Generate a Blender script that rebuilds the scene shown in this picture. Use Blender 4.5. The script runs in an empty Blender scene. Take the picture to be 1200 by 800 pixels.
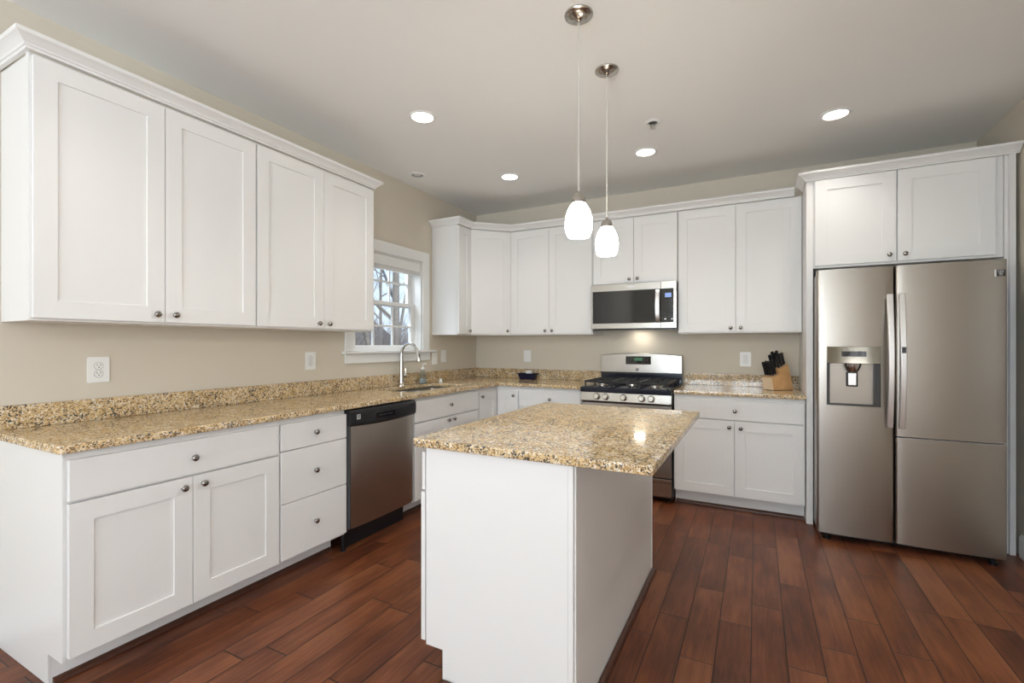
import bpy, bmesh, math, random
from mathutils import Vector, Matrix
sc = bpy.context.scene
COL = sc.collection
R = math.radians

# ------------------------------------------------------------------ camera
cam_d = bpy.data.cameras.new('camera')
cam = bpy.data.objects.new('camera', cam_d)
COL.objects.link(cam)
cam.location = (2.844, -4.567, 1.2754)
cam.rotation_euler = (R(90), 0, 0.4801)
cam_d.sensor_width = 36
cam_d.lens = 549.68 / 1200 * 36
cam_d.shift_x = -0.44 / 1200
cam_d.shift_y = 3.88 / 1200
cam_d.clip_start = .05
sc.camera = cam

# ------------------------------------------------------------------ view and world
vs = sc.view_settings
sc.display_settings.display_device = 'sRGB'
vs.view_transform = 'Standard'
vs.look = 'None'
vs.gamma = 1
vs.use_curve_mapping = False
vs.exposure = 0.43

w = bpy.data.worlds.new('sky')
sc.world = w
w.use_nodes = True
nt = w.node_tree
nt.nodes.clear()
wo = nt.nodes.new('ShaderNodeOutputWorld')
bg = nt.nodes.new('ShaderNodeBackground')
tc = nt.nodes.new('ShaderNodeTexCoord')
sx = nt.nodes.new('ShaderNodeSeparateXYZ')
rp = nt.nodes.new('ShaderNodeValToRGB')
rp.color_ramp.elements[0].position = 0.0
rp.color_ramp.elements[0].color = (.72, .85, 1.0, 1)
rp.color_ramp.elements[1].position = 0.45
rp.color_ramp.elements[1].color = (.36, .56, .92, 1)
nt.links.new(tc.outputs['Generated'], sx.inputs[0])
nt.links.new(sx.outputs['Z'], rp.inputs[0])
nt.links.new(rp.outputs[0], bg.inputs[0])
bg.inputs[1].default_value = 1.15
nt.links.new(bg.outputs[0], wo.inputs[0])

# sun on the garden (it stands behind the window wall's far side and never enters the room)
sd = bpy.data.lights.new('sun', 'SUN')
sd.energy = 2.0
sd.angle = R(2)
so = bpy.data.objects.new('sun', sd)
COL.objects.link(so)
so.rotation_euler = (R(50), 0, R(55))

def area(name, loc, rot, sx_, sy_, power, col):
    d = bpy.data.lights.new(name, 'AREA')
    d.shape = 'RECTANGLE'
    d.size = sx_
    d.size_y = sy_
    d.energy = power
    d.color = col
    o = bpy.data.objects.new(name, d)
    COL.objects.link(o)
    o.location = loc
    o.rotation_euler = rot
    return o
DAY = (.92, .95, 1.0)
# daylight in the rear windows, lamps tilted up to brighten the ceiling
area('daylight_rear', (1.55, -8.52, 1.45), (R(148), 0, 0), 1.1, 1.9, 97, (.78, .89, 1.0))
area('daylight_rear_wide', (2.60, -8.52, 1.45), (R(148), 0, 0), .7, 1.9, 72, (.78, .89, 1.0))
area('added_sink_fill', (-.62, -1.41, 2.62), (0, R(-48), 0),   .5, .9, 40, (.88, .94, 1.0))  # unseen lamp added outside above the sink window to brighten its jamb
area('added_fill_right', (4.258 + .13, -6.6, 1.45), (0, R(97), 0), 1.9, 2.0, 66, (.98, .98, 1.0))  # fill lamp added on the right to brighten the left wall and cabinets
P_SPOT = 17       # beam of one ceiling downlight
L_DOWN = 7.0      # its visible lens
L_PEND = 30       # pendant glass
P_HOOD = 0.42       # lamp under the microwave

# ------------------------------------------------------------------ materials
def new_mat(name):
    m = bpy.data.materials.new(name)
    m.use_nodes = True
    return m, m.node_tree, m.node_tree.nodes['Principled BSDF']
def N(nt, t, **k):
    n = nt.nodes.new(t)
    for a, b in k.items():
        setattr(n, a, b)
    return n
def pbr(name, col, rough=.5, metal=0.0, noise=0.0, nscale=8, bump=0.0, bscale=200, spec=.5, coat=0, emit=None, estr=0, trans=0, ior=1.45, alpha=1):
    m, nt, b = new_mat(name)
    b.inputs['Base Color'].default_value = (*col, 1)
    b.inputs['Roughness'].default_value = rough
    b.inputs['Metallic'].default_value = metal
    b.inputs['Specular IOR Level'].default_value = spec
    b.inputs['Coat Weight'].default_value = coat
    b.inputs['Transmission Weight'].default_value = trans
    b.inputs['IOR'].default_value = ior
    if emit:
        b.inputs['Emission Color'].default_value = (*emit, 1)
        b.inputs['Emission Strength'].default_value = estr
    t = N(nt, 'ShaderNodeTexCoord')
    if noise:
        n = N(nt, 'ShaderNodeTexNoise')
        n.inputs['Scale'].default_value = nscale
        n.inputs['Detail'].default_value = 4
        nt.links.new(t.outputs['Object'], n.inputs['Vector'])
        mx = N(nt, 'ShaderNodeMix', data_type='RGBA')
        mx.inputs[6].default_value = (*[c * (1 - noise) for c in col], 1)
        mx.inputs[7].default_value = (*[min(1, c * (1 + noise)) for c in col], 1)
        nt.links.new(n.outputs['Fac'], mx.inputs[0])
        nt.links.new(mx.outputs[2], b.inputs['Base Color'])
    if bump:
        n2 = N(nt, 'ShaderNodeTexNoise')
        n2.inputs['Scale'].default_value = bscale
        nt.links.new(t.outputs['Object'], n2.inputs['Vector'])
        bp = N(nt, 'ShaderNodeBump')
        bp.inputs['Strength'].default_value = bump
        bp.inputs['Distance'].default_value = .002
        nt.links.new(n2.outputs['Fac'], bp.inputs['Height'])
        nt.links.new(bp.outputs[0], b.inputs['Normal'])
    return m

M = {}
M['white'] = pbr('cabinet_white', (.81, .80, .78), .38, noise=.012, nscale=3)
M['whitetrim'] = pbr('trim_white', (.82, .82, .80), .35, noise=.01)
M['wall'] = pbr('wall_beige', (.665, .605, .505), .75, noise=.02, nscale=2, bump=.15, bscale=260)
M['ceil'] = pbr('ceiling_paint', (.90, .895, .87), .85, noise=.012, nscale=1.5, bump=.1, bscale=240)
M['nickel'] = pbr('satin_nickel', (.50, .47, .43), .22, 1.0, noise=.03)
M['knobmetal'] = pbr('dark_satin_nickel', (.30, .28, .26), .24, 1.0, noise=.03)
M['chrome'] = pbr('brushed_chrome', (.60, .58, .55), .2, 1.0, noise=.02)
M['black'] = pbr('black_plastic', (.012, .012, .014), .28, noise=.05)
M['blackgloss'] = pbr('black_glass', (.008, .008, .01), .05, noise=.05, coat=.3)
M['enamel'] = pbr('dark_blue_black_enamel', (.010, .013, .024), .14, noise=.05)
M['iron'] = pbr('cast_iron', (.02, .02, .02), .55, noise=.2, nscale=60, bump=.4, bscale=400)
M['darkgrey'] = pbr('dark_grey', (.06, .06, .06), .5, noise=.1)
M['plate'] = pbr('plate_white', (.86, .86, .84), .3, noise=.01)
M['slot'] = pbr('slot_dark', (.03, .028, .025), .6, noise=.1)
M['shoe'] = pbr('stained_shoe_mould', (.075, .028, .016), .35, noise=.3, nscale=30)
M['knifeblack'] = pbr('knife_handle_black', (.01, .01, .011), .35, noise=.1)
M['blade'] = pbr('blade_steel', (.65, .65, .66), .2, 1.0, noise=.02)
M['navy'] = pbr('navy_ceramic', (.012, .014, .045), .18, noise=.1)
M['cord'] = pbr('pale_cord', (.62, .60, .54), .4, noise=.03)
M['silvercord'] = pbr('soft_white', (.85, .85, .83), .45, noise=.02)
M['badge'] = pbr('badge_silver', (.7, .7, .7), .35, .4, noise=.02)
M['display'] = pbr('display_green', (.02, .05, .03), .1, emit=(.25, .7, .4), estr=.12, noise=.05)
M['bluedisplay'] = pbr('display_blue', (.05, .08, .2), .1, emit=(.35, .5, .9), estr=.55, noise=.05)
M['lampglow'] = pbr('downlight_glow', (1, 1, 1), .4, emit=(1, .95, .87), estr=L_DOWN, noise=.001)
M['bark'] = pbr('bark', (.27, .225, .18), .9, noise=.4, nscale=10, bump=.6, bscale=40)
M['twig'] = pbr('twigs', (.33, .28, .24), .9, noise=.3, nscale=6)
M['litter'] = pbr('leaf_litter', (.26, .21, .155), .95, noise=.5, nscale=3, bump=.5, bscale=20)
M['siding'] = pbr('house_siding', (.42, .36, .34), .8, noise=.05)
M['roof'] = pbr('roof_shingle', (.13, .11, .115), .9, noise=.2, nscale=20)
M['sidegrey'] = pbr('side_grey', (.33, .33, .32), .4, noise=.03)
M['rubber'] = pbr('dark_recess', (.015, .015, .015), .7, noise=.1)
M['hoodglow'] = pbr('hood_lamp', (1, 1, 1), .4, emit=(1, .93, .82), estr=P_HOOD / (math.pi * .10 * .05), noise=.001)
M['opal'] = pbr('opal_glass', (.9, .9, .86), .25, emit=(1, .965, .88), estr=L_PEND, noise=.01)

def glass_mat(name, tint=(1, 1, 1)):
    m, nt, b = new_mat(name)
    nt.nodes.remove(b)
    out = nt.nodes['Material Output']
    tr = N(nt, 'ShaderNodeBsdfTransparent')
    tr.inputs[0].default_value = (*tint, 1)
    gl = N(nt, 'ShaderNodeBsdfGlossy')
    gl.inputs['Roughness'].default_value = .02
    lw = N(nt, 'ShaderNodeLayerWeight')
    lw.inputs['Blend'].default_value = .5
    pw = N(nt, 'ShaderNodeMath', operation='POWER')
    pw.inputs[1].default_value = 5
    nt.links.new(lw.outputs['Facing'], pw.inputs[0])
    fr = N(nt, 'ShaderNodeMath', operation='MULTIPLY_ADD')
    fr.inputs[1].default_value = .9
    fr.inputs[2].default_value = .04
    nt.links.new(pw.outputs[0], fr.inputs[0])
    mx = N(nt, 'ShaderNodeMixShader')
    nt.links.new(fr.outputs[0], mx.inputs[0])
    nt.links.new(tr.outputs[0], mx.inputs[1])
    nt.links.new(gl.outputs[0], mx.inputs[2])
    nt.links.new(mx.outputs[0], out.inputs[0])
    return m
M['glass'] = glass_mat('window_glass', (.97, .98, .98))
M['clear'] = glass_mat('clear_plastic', (.80, .86, .88))

def steel(name, axis, col=(.375, .338, .295), rough=.32):
    """brushed stainless; axis = scale of the stretched noise"""
    m, nt, b = new_mat(name)
    b.inputs['Metallic'].default_value = 1
    t = N(nt, 'ShaderNodeTexCoord')
    mp = N(nt, 'ShaderNodeMapping')
    mp.inputs['Scale'].default_value = axis
    n = N(nt, 'ShaderNodeTexNoise')
    n.inputs['Scale'].default_value = 1
    n.inputs['Detail'].default_value = 5
    nt.links.new(t.outputs['Object'], mp.inputs[0])
    nt.links.new(mp.outputs[0], n.inputs['Vector'])
    mx = N(nt, 'ShaderNodeMix', data_type='RGBA')
    mx.inputs[6].default_value = (*[c * .95 for c in col], 1)
    mx.inputs[7].default_value = (*[c * 1.04 for c in col], 1)
    nt.links.new(n.outputs['Fac'], mx.inputs[0])
    nt.links.new(mx.outputs[2], b.inputs['Base Color'])
    mr = N(nt, 'ShaderNodeMapRange')
    mr.inputs[3].default_value = rough - .03
    mr.inputs[4].default_value = rough + .04
    nt.links.new(n.outputs['Fac'], mr.inputs[0])
    b.inputs['Roughness'].default_value = rough
    return m
M['steel'] = steel('brushed_stainless', (4, 4, 1100))
M['steelh'] = steel('brushed_stainless_level', (3, 3, 1100), (.46, .435, .40), .24)
M['steeldw'] = steel('brushed_stainless_upright', (1100, 1100, 3), (.47, .43, .385), .36)
M['handle'] = steel('handle_stainless', (3, 3, 300), (.88, .875, .87), .34)
M['sink'] = steel('sink_stainless', (60, 60, 60), (.30, .29, .27), .32)

def granite(name):
    m, nt, b = new_mat(name)
    b.inputs['Roughness'].default_value = .09
    t = N(nt, 'ShaderNodeTexCoord')
    L = nt.links.new
    def noise(s, d=3, vec=None):
        n = N(nt, 'ShaderNodeTexNoise')
        n.inputs['Scale'].default_value = s
        n.inputs['Detail'].default_value = d
        n.inputs['Roughness'].default_value = .6
        L(vec or t.outputs['Object'], n.inputs['Vector'])
        return n
    nd = noise(70, 2)
    sub = N(nt, 'ShaderNodeVectorMath', operation='SUBTRACT')
    L(nd.outputs['Color'], sub.inputs[0])
    sub.inputs[1].default_value = (.5, .5, .5)
    scl = N(nt, 'ShaderNodeVectorMath', operation='SCALE')
    L(sub.outputs[0], scl.inputs[0])
    scl.inputs['Scale'].default_value = .018
    add = N(nt, 'ShaderNodeVectorMath', operation='ADD')
    L(t.outputs['Object'], add.inputs[0])
    L(scl.outputs[0], add.inputs[1])
    base = noise(55, 4)
    ramp = N(nt, 'ShaderNodeValToRGB')
    cr = ramp.color_ramp
    cr.elements[0].position = .30
    cr.elements[0].color = (.44, .275, .125, 1)
    cr.elements[1].position = .70
    cr.elements[1].color = (.77, .63, .41, 1)
    e = cr.elements.new(.45)
    e.color = (.62, .435, .22, 1)
    e = cr.elements.new(.56)
    e.color = (.70, .515, .275, 1)
    L(base.outputs['Fac'], ramp.inputs[0])
    cur = ramp.outputs[0]
    def specks(cur, scale, thr, col, chan, cluster, soft=.02):
        v = N(nt, 'ShaderNodeTexVoronoi')
        v.inputs['Scale'].default_value = scale
        L(add.outputs[0], v.inputs['Vector'])
        s = N(nt, 'ShaderNodeSeparateColor')
        L(v.outputs['Color'], s.inputs[0])
        cl = noise(cluster, 2)
        ad = N(nt, 'ShaderNodeMath', operation='MULTIPLY_ADD')
        L(cl.outputs['Fac'], ad.inputs[0])
        ad.inputs[1].default_value = .9
        ad.inputs[2].default_value = -.45
        sm = N(nt, 'ShaderNodeMath', operation='ADD')
        L(s.outputs[chan], sm.inputs[0])
        L(ad.outputs[0], sm.inputs[1])
        mr = N(nt, 'ShaderNodeMapRange')
        mr.inputs[1].default_value = thr - soft
        mr.inputs[2].default_value = thr + soft
        L(sm.outputs[0], mr.inputs[0])
        mx = N(nt, 'ShaderNodeMix', data_type='RGBA')
        L(mr.outputs[0], mx.inputs[0])
        L(cur, mx.inputs[6])
        mx.inputs[7].default_value = (*col, 1)
        return mx.outputs[2]
    cur = specks(cur, 150, .76, (.80, .72, .58), 0, 14)
    cur = specks(cur, 190, .79, (.28, .17, .075), 1, 26)
    cur = specks(cur, 170, .89, (.095, .085, .07), 2, 12)
    cur = specks(cur, 240, .98, (.022, .02, .018), 0, 30)
    L(cur, b.inputs['Base Color'])
    return m
M['granite'] = granite('speckled_gold_granite')

def floor_mat():
    m, nt, b = new_mat('hand_scraped_floor')
    L = nt.links.new
    b.inputs['Specular IOR Level'].default_value = .3
    t = N(nt, 'ShaderNodeTexCoord')
    s = N(nt, 'ShaderNodeSeparateXYZ')
    L(t.outputs['Object'], s.inputs[0])
    def math_(op, a, bb=None, c=None):
        n = N(nt, 'ShaderNodeMath', operation=op)
        for i, x in enumerate((a, bb, c)):
            if x is None:
                continue
            if isinstance(x, (int, float)):
                n.inputs[i].default_value = x
            else:
                L(x, n.inputs[i])
        return n.outputs[0]
    W = .1302
    fx = math_('DIVIDE', math_('ADD', s.outputs['X'], .041), W)
    row = math_('FLOOR', fx)
    wn = N(nt, 'ShaderNodeTexWhiteNoise', noise_dimensions='1D')
    L(row, wn.inputs['W'])
    ln = math_('MULTIPLY_ADD', wn.outputs['Value'], .45, .62)
    yo = math_('MULTIPLY_ADD', wn.outputs['Value'], 37.7, 11.0)
    fy = math_('ADD', math_('DIVIDE', s.outputs['Y'], ln), yo)
    colm = math_('FLOOR', fy)
    cb = N(nt, 'ShaderNodeCombineXYZ')
    L(row, cb.inputs[0])
    L(colm, cb.inputs[1])
    wn2 = N(nt, 'ShaderNodeTexWhiteNoise', noise_dimensions='3D')
    L(cb.outputs[0], wn2.inputs['Vector'])
    # grain
    cg = N(nt, 'ShaderNodeCombineXYZ')
    L(math_('MULTIPLY', s.outputs['X'], 60), cg.inputs[0])
    L(math_('MULTIPLY', s.outputs['Y'], 4.5), cg.inputs[1])
    L(math_('MULTIPLY', wn2.outputs['Value'], 40), cg.inputs[2])
    gr = N(nt, 'ShaderNodeTexNoise')
    gr.inputs['Scale'].default_value = 1.0
    gr.inputs['Detail'].default_value = 6
    gr.inputs['Roughness'].default_value = .62
    gr.inputs['Distortion'].default_value = .6
    L(cg.outputs[0], gr.inputs['Vector'])
    cg2 = N(nt, 'ShaderNodeCombineXYZ')
    L(math_('MULTIPLY', s.outputs['X'], 6), cg2.inputs[0])
    L(math_('MULTIPLY', s.outputs['Y'], 2.4), cg2.inputs[1])
    L(math_('MULTIPLY', wn2.outputs['Value'], 90), cg2.inputs[2])
    bl = N(nt, 'ShaderNodeTexNoise')
    bl.inputs['Scale'].default_value = 1.0
    bl.inputs['Detail'].default_value = 3
    L(cg2.outputs[0], bl.inputs['Vector'])
    v = math_('ADD', math_('MULTIPLY_ADD', wn2.outputs['Value'], .17, -.09), math_('ADD', math_('MULTIPLY', gr.outputs['Fac'], .62), math_('MULTIPLY', bl.outputs['Fac'], .68)))
    ramp = N(nt, 'ShaderNodeValToRGB')
    cr = ramp.color_ramp
    cr.elements[0].position = .30
    cr.elements[0].color = (.030, .011, .006, 1)
    cr.elements[1].position = .88
    cr.elements[1].color = (.25, .09, .036, 1)
    e = cr.elements.new(.47)
    e.color = (.085, .025, .011, 1)
    e = cr.elements.new(.64)
    e.color = (.150, .045, .018, 1)
    L(v, ramp.inputs[0])
    # joints
    def joint(f, wdt):
        fr = math_('FRACT', f)
        d = math_('MINIMUM', fr, math_('SUBTRACT', 1.0, fr))
        mr = N(nt, 'ShaderNodeMapRange')
        mr.inputs[1].default_value = wdt * .4
        mr.inputs[2].default_value = wdt
        L(d, mr.inputs[0])
        return mr.outputs[0]
    j = math_('MULTIPLY', joint(fx, .022), joint(fy, .0042))
    mx = N(nt, 'ShaderNodeMix', data_type='RGBA')
    L(j, mx.inputs[0])
    mx.inputs[6].default_value = (.012, .006, .004, 1)
    L(ramp.outputs[0], mx.inputs[7])
    L(mx.outputs[2], b.inputs['Base Color'])
    mr = N(nt, 'ShaderNodeMapRange')
    mr.inputs[3].default_value = .24
    mr.inputs[4].default_value = .42
    L(gr.outputs['Fac'], mr.inputs[0])
    L(mr.outputs[0], b.inputs['Roughness'])
    h = math_('ADD', math_('MULTIPLY', j, 1.0), math_('MULTIPLY', math_('ADD', gr.outputs['Fac'], bl.outputs['Fac']), .35))
    bp = N(nt, 'ShaderNodeBump')
    bp.inputs['Strength'].default_value = .35
    bp.inputs['Distance'].default_value = .003
    L(h, bp.inputs['Height'])
    L(bp.outputs[0], b.inputs['Normal'])
    return m
M['floor'] = floor_mat()

def wood_mat(name, c0, c1, scl):
    m, nt, b = new_mat(name)
    L = nt.links.new
    t = N(nt, 'ShaderNodeTexCoord')
    mp = N(nt, 'ShaderNodeMapping')
    mp.inputs['Scale'].default_value = scl
    L(t.outputs['Object'], mp.inputs[0])
    n = N(nt, 'ShaderNodeTexNoise')
    n.inputs['Scale'].default_value = 1
    n.inputs['Detail'].default_value = 5
    L(mp.outputs[0], n.inputs['Vector'])
    mx = N(nt, 'ShaderNodeMix', data_type='RGBA')
    mx.inputs[6].default_value = (*c0, 1)
    mx.inputs[7].default_value = (*c1, 1)
    L(n.outputs['Fac'], mx.inputs[0])
    L(mx.outputs[2], b.inputs['Base Color'])
    b.inputs['Roughness'].default_value = .4
    return m
M['palewood'] = wood_mat('pale_front_wood', (.66, .50, .33), (.80, .66, .48), (20, 20, 90))
M['blockwood'] = wood_mat('knife_block_wood', (.50, .25, .09), (.78, .50, .24), (20, 140, 12))

# ------------------------------------------------------------------ mesh helpers
class MB:
    def __init__(s):
        s.bm = bmesh.new()
    def box(s, x0, x1, y0, y1, z0, z1, rot=None, piv=None):
        vs_ = [s.bm.verts.new((x, y, z)) for z in (z0, z1) for y in (y0, y1) for x in (x0, x1)]
        for f in ((0, 2, 3, 1), (4, 5, 7, 6), (0, 1, 5, 4), (2, 6, 7, 3), (0, 4, 6, 2), (1, 3, 7, 5)):
            s.bm.faces.new([vs_[i] for i in f])
        if rot is not None:
            mt = Matrix.Translation(piv) @ rot @ Matrix.Translation(-Vector(piv))
            for v in vs_:
                v.co = mt @ v.co
        return s
    def prism(s, pts, z0, z1, axis='z'):
        """pts: 2D outline; axis z: (x,y); axis x: (y,z) extruded in x; axis y: (x,z) extruded in y"""
        def P(p, h):
            return {'z': (p[0], p[1], h), 'x': (h, p[0], p[1]), 'y': (p[0], h, p[1])}[axis]
        a = [s.bm.verts.new(P(p, z0)) for p in pts]
        b = [s.bm.verts.new(P(p, z1)) for p in pts]
        n = len(pts)
        s.bm.faces.new(a[::-1])
        s.bm.faces.new(b)
        for i in range(n):
            s.bm.faces.new((a[i], a[(i + 1) % n], b[(i + 1) % n], b[i]))
        return s
    def lathe(s, prof, c=(0, 0, 0), n=24, axis='z', a0=0, a1=None):
        """prof: (radius, height) list"""
        full = a1 is None
        k = n if full else n + 1
        rings = []
        for r, h in prof:
            ring = []
            if r < 1e-6:
                p = {'z': (0, 0, h), 'y': (0, h, 0), 'x': (h, 0, 0)}[axis]
                ring = [s.bm.verts.new(Vector(p) + Vector(c))] * k
            else:
                for i in range(k):
                    a = a0 + (2 * math.pi if full else (a1 - a0)) * i / n
                    u, v = r * math.cos(a), r * math.sin(a)
                    p = {'z': (u, v, h), 'y': (u, h, v), 'x': (h, u, v)}[axis]
                    ring.append(s.bm.verts.new(Vector(p) + Vector(c)))
            rings.append(ring)
        for a, b in zip(rings, rings[1:]):
            for i in range(n):
                j = (i + 1) % k
                q = [a[i], a[j], b[j], b[i]]
                u = []
                for v in q:
                    if v not in u:
                        u.append(v)
                if len(u) >= 3:
                    try:
                        s.bm.faces.new(u)
                    except ValueError:
                        pass
        return s
    def tube(s, pts, r, n=10, cap=True):
        pts = [Vector(p) for p in pts]
        rs = r if isinstance(r, (list, tuple)) else [r] * len(pts)
        rings = []
        up = None
        for i, p in enumerate(pts):
            d = (pts[min(i + 1, len(pts) - 1)] - pts[max(i - 1, 0)]).normalized()
            if up is None:
                up = Vector((0, 0, 1)) if abs(d.z) < .9 else Vector((1, 0, 0))
            x = d.cross(up).normalized()
            up = x.cross(d).normalized()
            rings.append([s.bm.verts.new(p + (x * math.cos(2 * math.pi * k / n) + up * math.sin(2 * math.pi * k / n)) * rs[i]) for k in range(n)])
        for a, b in zip(rings, rings[1:]):
            for k in range(n):
                s.bm.faces.new((a[k], a[(k + 1) % n], b[(k + 1) % n], b[k]))
        if cap:
            s.bm.faces.new(rings[0][::-1])
            s.bm.faces.new(rings[-1])
        return s
    def sweep(s, path, prof, closed=True):
        """mitred sweep of a profile (offset to the right of travel, z) along an open 2-D path"""
        n = len(path)
        P = [Vector(p) for p in path]
        def nrm(a, b):
            d = (b - a).normalized()
            return Vector((d.y, -d.x))
        rows = []
        for i in range(n):
            if i == 0:
                m = nrm(P[0], P[1])
            elif i == n - 1:
                m = nrm(P[-2], P[-1])
            else:
                a, b = nrm(P[i - 1], P[i]), nrm(P[i], P[i + 1])
                m = (a + b) / (1 + a.dot(b))
            rows.append([s.bm.verts.new((P[i].x + m.x * o, P[i].y + m.y * o, z)) for o, z in prof])
        k = len(prof)
        for a, b in zip(rows, rows[1:]):
            for i in range(k if closed else k - 1):
                s.bm.faces.new((a[i], a[(i + 1) % k], b[(i + 1) % k], b[i]))
        if closed:
            s.bm.faces.new(rows[0][::-1])
            s.bm.faces.new(rows[-1])
        return s
    def sphere(s, c, r, sx_=1, sy_=1, sz_=1, n=12):
        prof = [(r * math.sin(math.pi * i / n), -r * math.cos(math.pi * i / n)) for i in range(n + 1)]
        st = len(s.bm.verts)
        s.lathe(prof, (0, 0, 0), n * 2)
        s.bm.verts.ensure_lookup_table()
        for v in s.bm.verts[st:]:
            v.co = Vector((v.co.x * sx_, v.co.y * sy_, v.co.z * sz_)) + Vector(c)
        return s
    def build(s, name, mat, parent=None, loc=(0, 0, 0), rot=(0, 0, 0), smooth=True, bevel=0, seg=2):
        bmesh.ops.recalc_face_normals(s.bm, faces=s.bm.faces)
        me = bpy.data.meshes.new(name)
        s.bm.to_mesh(me)
        s.bm.free()
        me.materials.append(M[mat] if isinstance(mat, str) else mat)
        return link(name, me, parent, loc, rot, smooth, bevel, seg)

def link(name, me, parent=None, loc=(0, 0, 0), rot=(0, 0, 0), smooth=True, bevel=0, seg=2):
    if smooth:
        for p in me.polygons:
            p.use_smooth = True
        me.set_sharp_from_angle(angle=R(32))
    o = bpy.data.objects.new(name, me)
    COL.objects.link(o)
    o.location = loc
    o.rotation_euler = rot
    if parent:
        o.parent = parent
    if bevel:
        md = o.modifiers.new('bevel', 'BEVEL')
        md.width = bevel
        md.segments = seg
        md.limit_method = 'ANGLE'
        md.angle_limit = R(40)
        md.harden_normals = True
    return o

def tag(o, label, cat, group=None, kind=None):
    o['label'] = label
    o['category'] = cat
    if group:
        o['group'] = group
    if kind:
        o['kind'] = kind
    return o
def thing(name, label, cat, loc=(0, 0, 0), rotz=0, group=None):
    o = bpy.data.objects.new(name, None)
    o.empty_display_size = .1
    COL.objects.link(o)
    o.location = loc
    o.rotation_euler = (0, 0, rotz)
    return tag(o, label, cat, group)
def struct(o):
    o['kind'] = 'structure'
    return o
def sempty(name, loc=(0, 0, 0)):
    o = bpy.data.objects.new(name, None)
    COL.objects.link(o)
    o.location = loc
    return struct(o)

def slab(name, outer, holes, z0, z1, bev, mat, parent=None, res=3):
    """flat slab with eased edges from a 2-D outline with holes"""
    cu = bpy.data.curves.new(name, 'CURVE')
    cu.dimensions = '2D'
    cu.fill_mode = 'BOTH'
    for poly in [outer] + holes:
        sp = cu.splines.new('POLY')
        sp.points.add(len(poly) - 1)
        for p, q in zip(sp.points, poly):
            p.co = (q[0], q[1], 0, 1)
        sp.use_cyclic_u = True
    cu.extrude = (z1 - z0) / 2 - bev
    cu.bevel_depth = bev
    cu.bevel_resolution = res
    cu.offset = -bev
    tmp = bpy.data.objects.new('tmp', cu)
    COL.objects.link(tmp)
    bpy.context.view_layer.update()
    dg = bpy.context.evaluated_depsgraph_get()
    me = bpy.data.meshes.new_from_object(tmp.evaluated_get(dg))
    bpy.data.objects.remove(tmp)
    me.name = name
    for v in me.vertices:
        v.co.z += (z0 + z1) / 2
    me.materials.clear()
    me.materials.append(M[mat])
    return link(name, me, parent)
def rrect(x0, x1, y0, y1, r, n=6):
    out = []
    for cx, cy, a in ((x1 - r, y1 - r, 0), (x0 + r, y1 - r, 90), (x0 + r, y0 + r, 180), (x1 - r, y0 + r, 270)):
        for i in range(n + 1):
            t = R(a + 90 * i / n)
            out.append((cx + r * math.cos(t), cy + r * math.sin(t)))
    return out
def rcorner(poly, rad, n=5):
    """round chosen corners of a polygon: rad = {index: radius}"""
    out = []
    k = len(poly)
    for i, p in enumerate(poly):
        if i not in rad:
            out.append(p)
            continue
        p0, p1, p2 = Vector(poly[i - 1]), Vector(p), Vector(poly[(i + 1) % k])
        a, b = (p0 - p1).normalized(), (p2 - p1).normalized()
        r = rad[i]
        c = p1 + (a + b) * r
        s0, s1 = p1 + a * r, p1 + b * r
        t0 = math.atan2(s0.y - c.y, s0.x - c.x)
        t1 = math.atan2(s1.y - c.y, s1.x - c.x)
        d = (t1 - t0 + math.pi) % (2 * math.pi) - math.pi
        for j in range(n + 1):
            t = t0 + d * j / n
            out.append((c.x + r * math.cos(t), c.y + r * math.sin(t)))
    return out
def text_mesh(name, body, size, mat, parent, loc, rot, depth=.0008):
    cu = bpy.data.curves.new(name, 'FONT')
    cu.body = body
    cu.size = size
    cu.extrude = depth
    cu.align_x = 'CENTER'
    cu.align_y = 'CENTER'
    cu.space_line = .72
    tmp = bpy.data.objects.new('tmp', cu)
    COL.objects.link(tmp)
    bpy.context.view_layer.update()
    dg = bpy.context.evaluated_depsgraph_get()
    me = bpy.data.meshes.new_from_object(tmp.evaluated_get(dg))
    bpy.data.objects.remove(tmp)
    me.materials.clear()
    me.materials.append(M[mat])
    return link(name, me, parent, loc, rot, smooth=False)

# ------------------------------------------------------------------ room shell
XR, YB, H = 4.258, -8.4, 2.748
struct(MB().box(-.3, XR + .3, YB - .3, .3, -.12, 0).build('floor', 'floor', smooth=False))
struct(MB().box(-.16, XR + .16, YB - .16, .16, H, H + .12).build('ceiling', 'ceil', smooth=False))
WY0, WY1, WZ0, WZ1 = -1.84, -.985, 1.215, 2.065      # sink window opening
wl = MB()
wl.box(-.16, 0, YB, WY0, 0, H).box(-.16, 0, WY1, .16, 0, H).box(-.16, 0, WY0, WY1, 0, WZ0).box(-.16, 0, WY0, WY1, WZ1, H)
struct(wl.build('wall_left', 'wall', smooth=False))
struct(MB().box(0, XR, 0, .16, 0, H).build('wall_back', 'wall', smooth=False))
struct(MB().box(XR, XR + .16, YB, -7.7, 0, H).box(XR, XR + .16, -7.7, -5.5, 0, .5).box(XR, XR + .16, -7.7, -5.5, 2.4, H).box(XR, XR + .16, -5.5, .16, 0, H).build('wall_right', 'wall', smooth=False))
RW = [(1.0, 2.1), (2.25, 2.95)]
wr = MB()
z0r, z1r = .5, 2.4
xs = [-.16, RW[0][0], RW[0][1], RW[1][0], RW[1][1], XR + .16]
for i in (0, 2, 4):
    wr.box(xs[i], xs[i + 1], YB - .16, YB, 0, H)
for a, b in RW:
    wr.box(a, b, YB - .16, YB, 0, z0r).box(a, b, YB - .16, YB, z1r, H)
struct(wr.build('wall_rear', 'wall', smooth=False))
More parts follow.
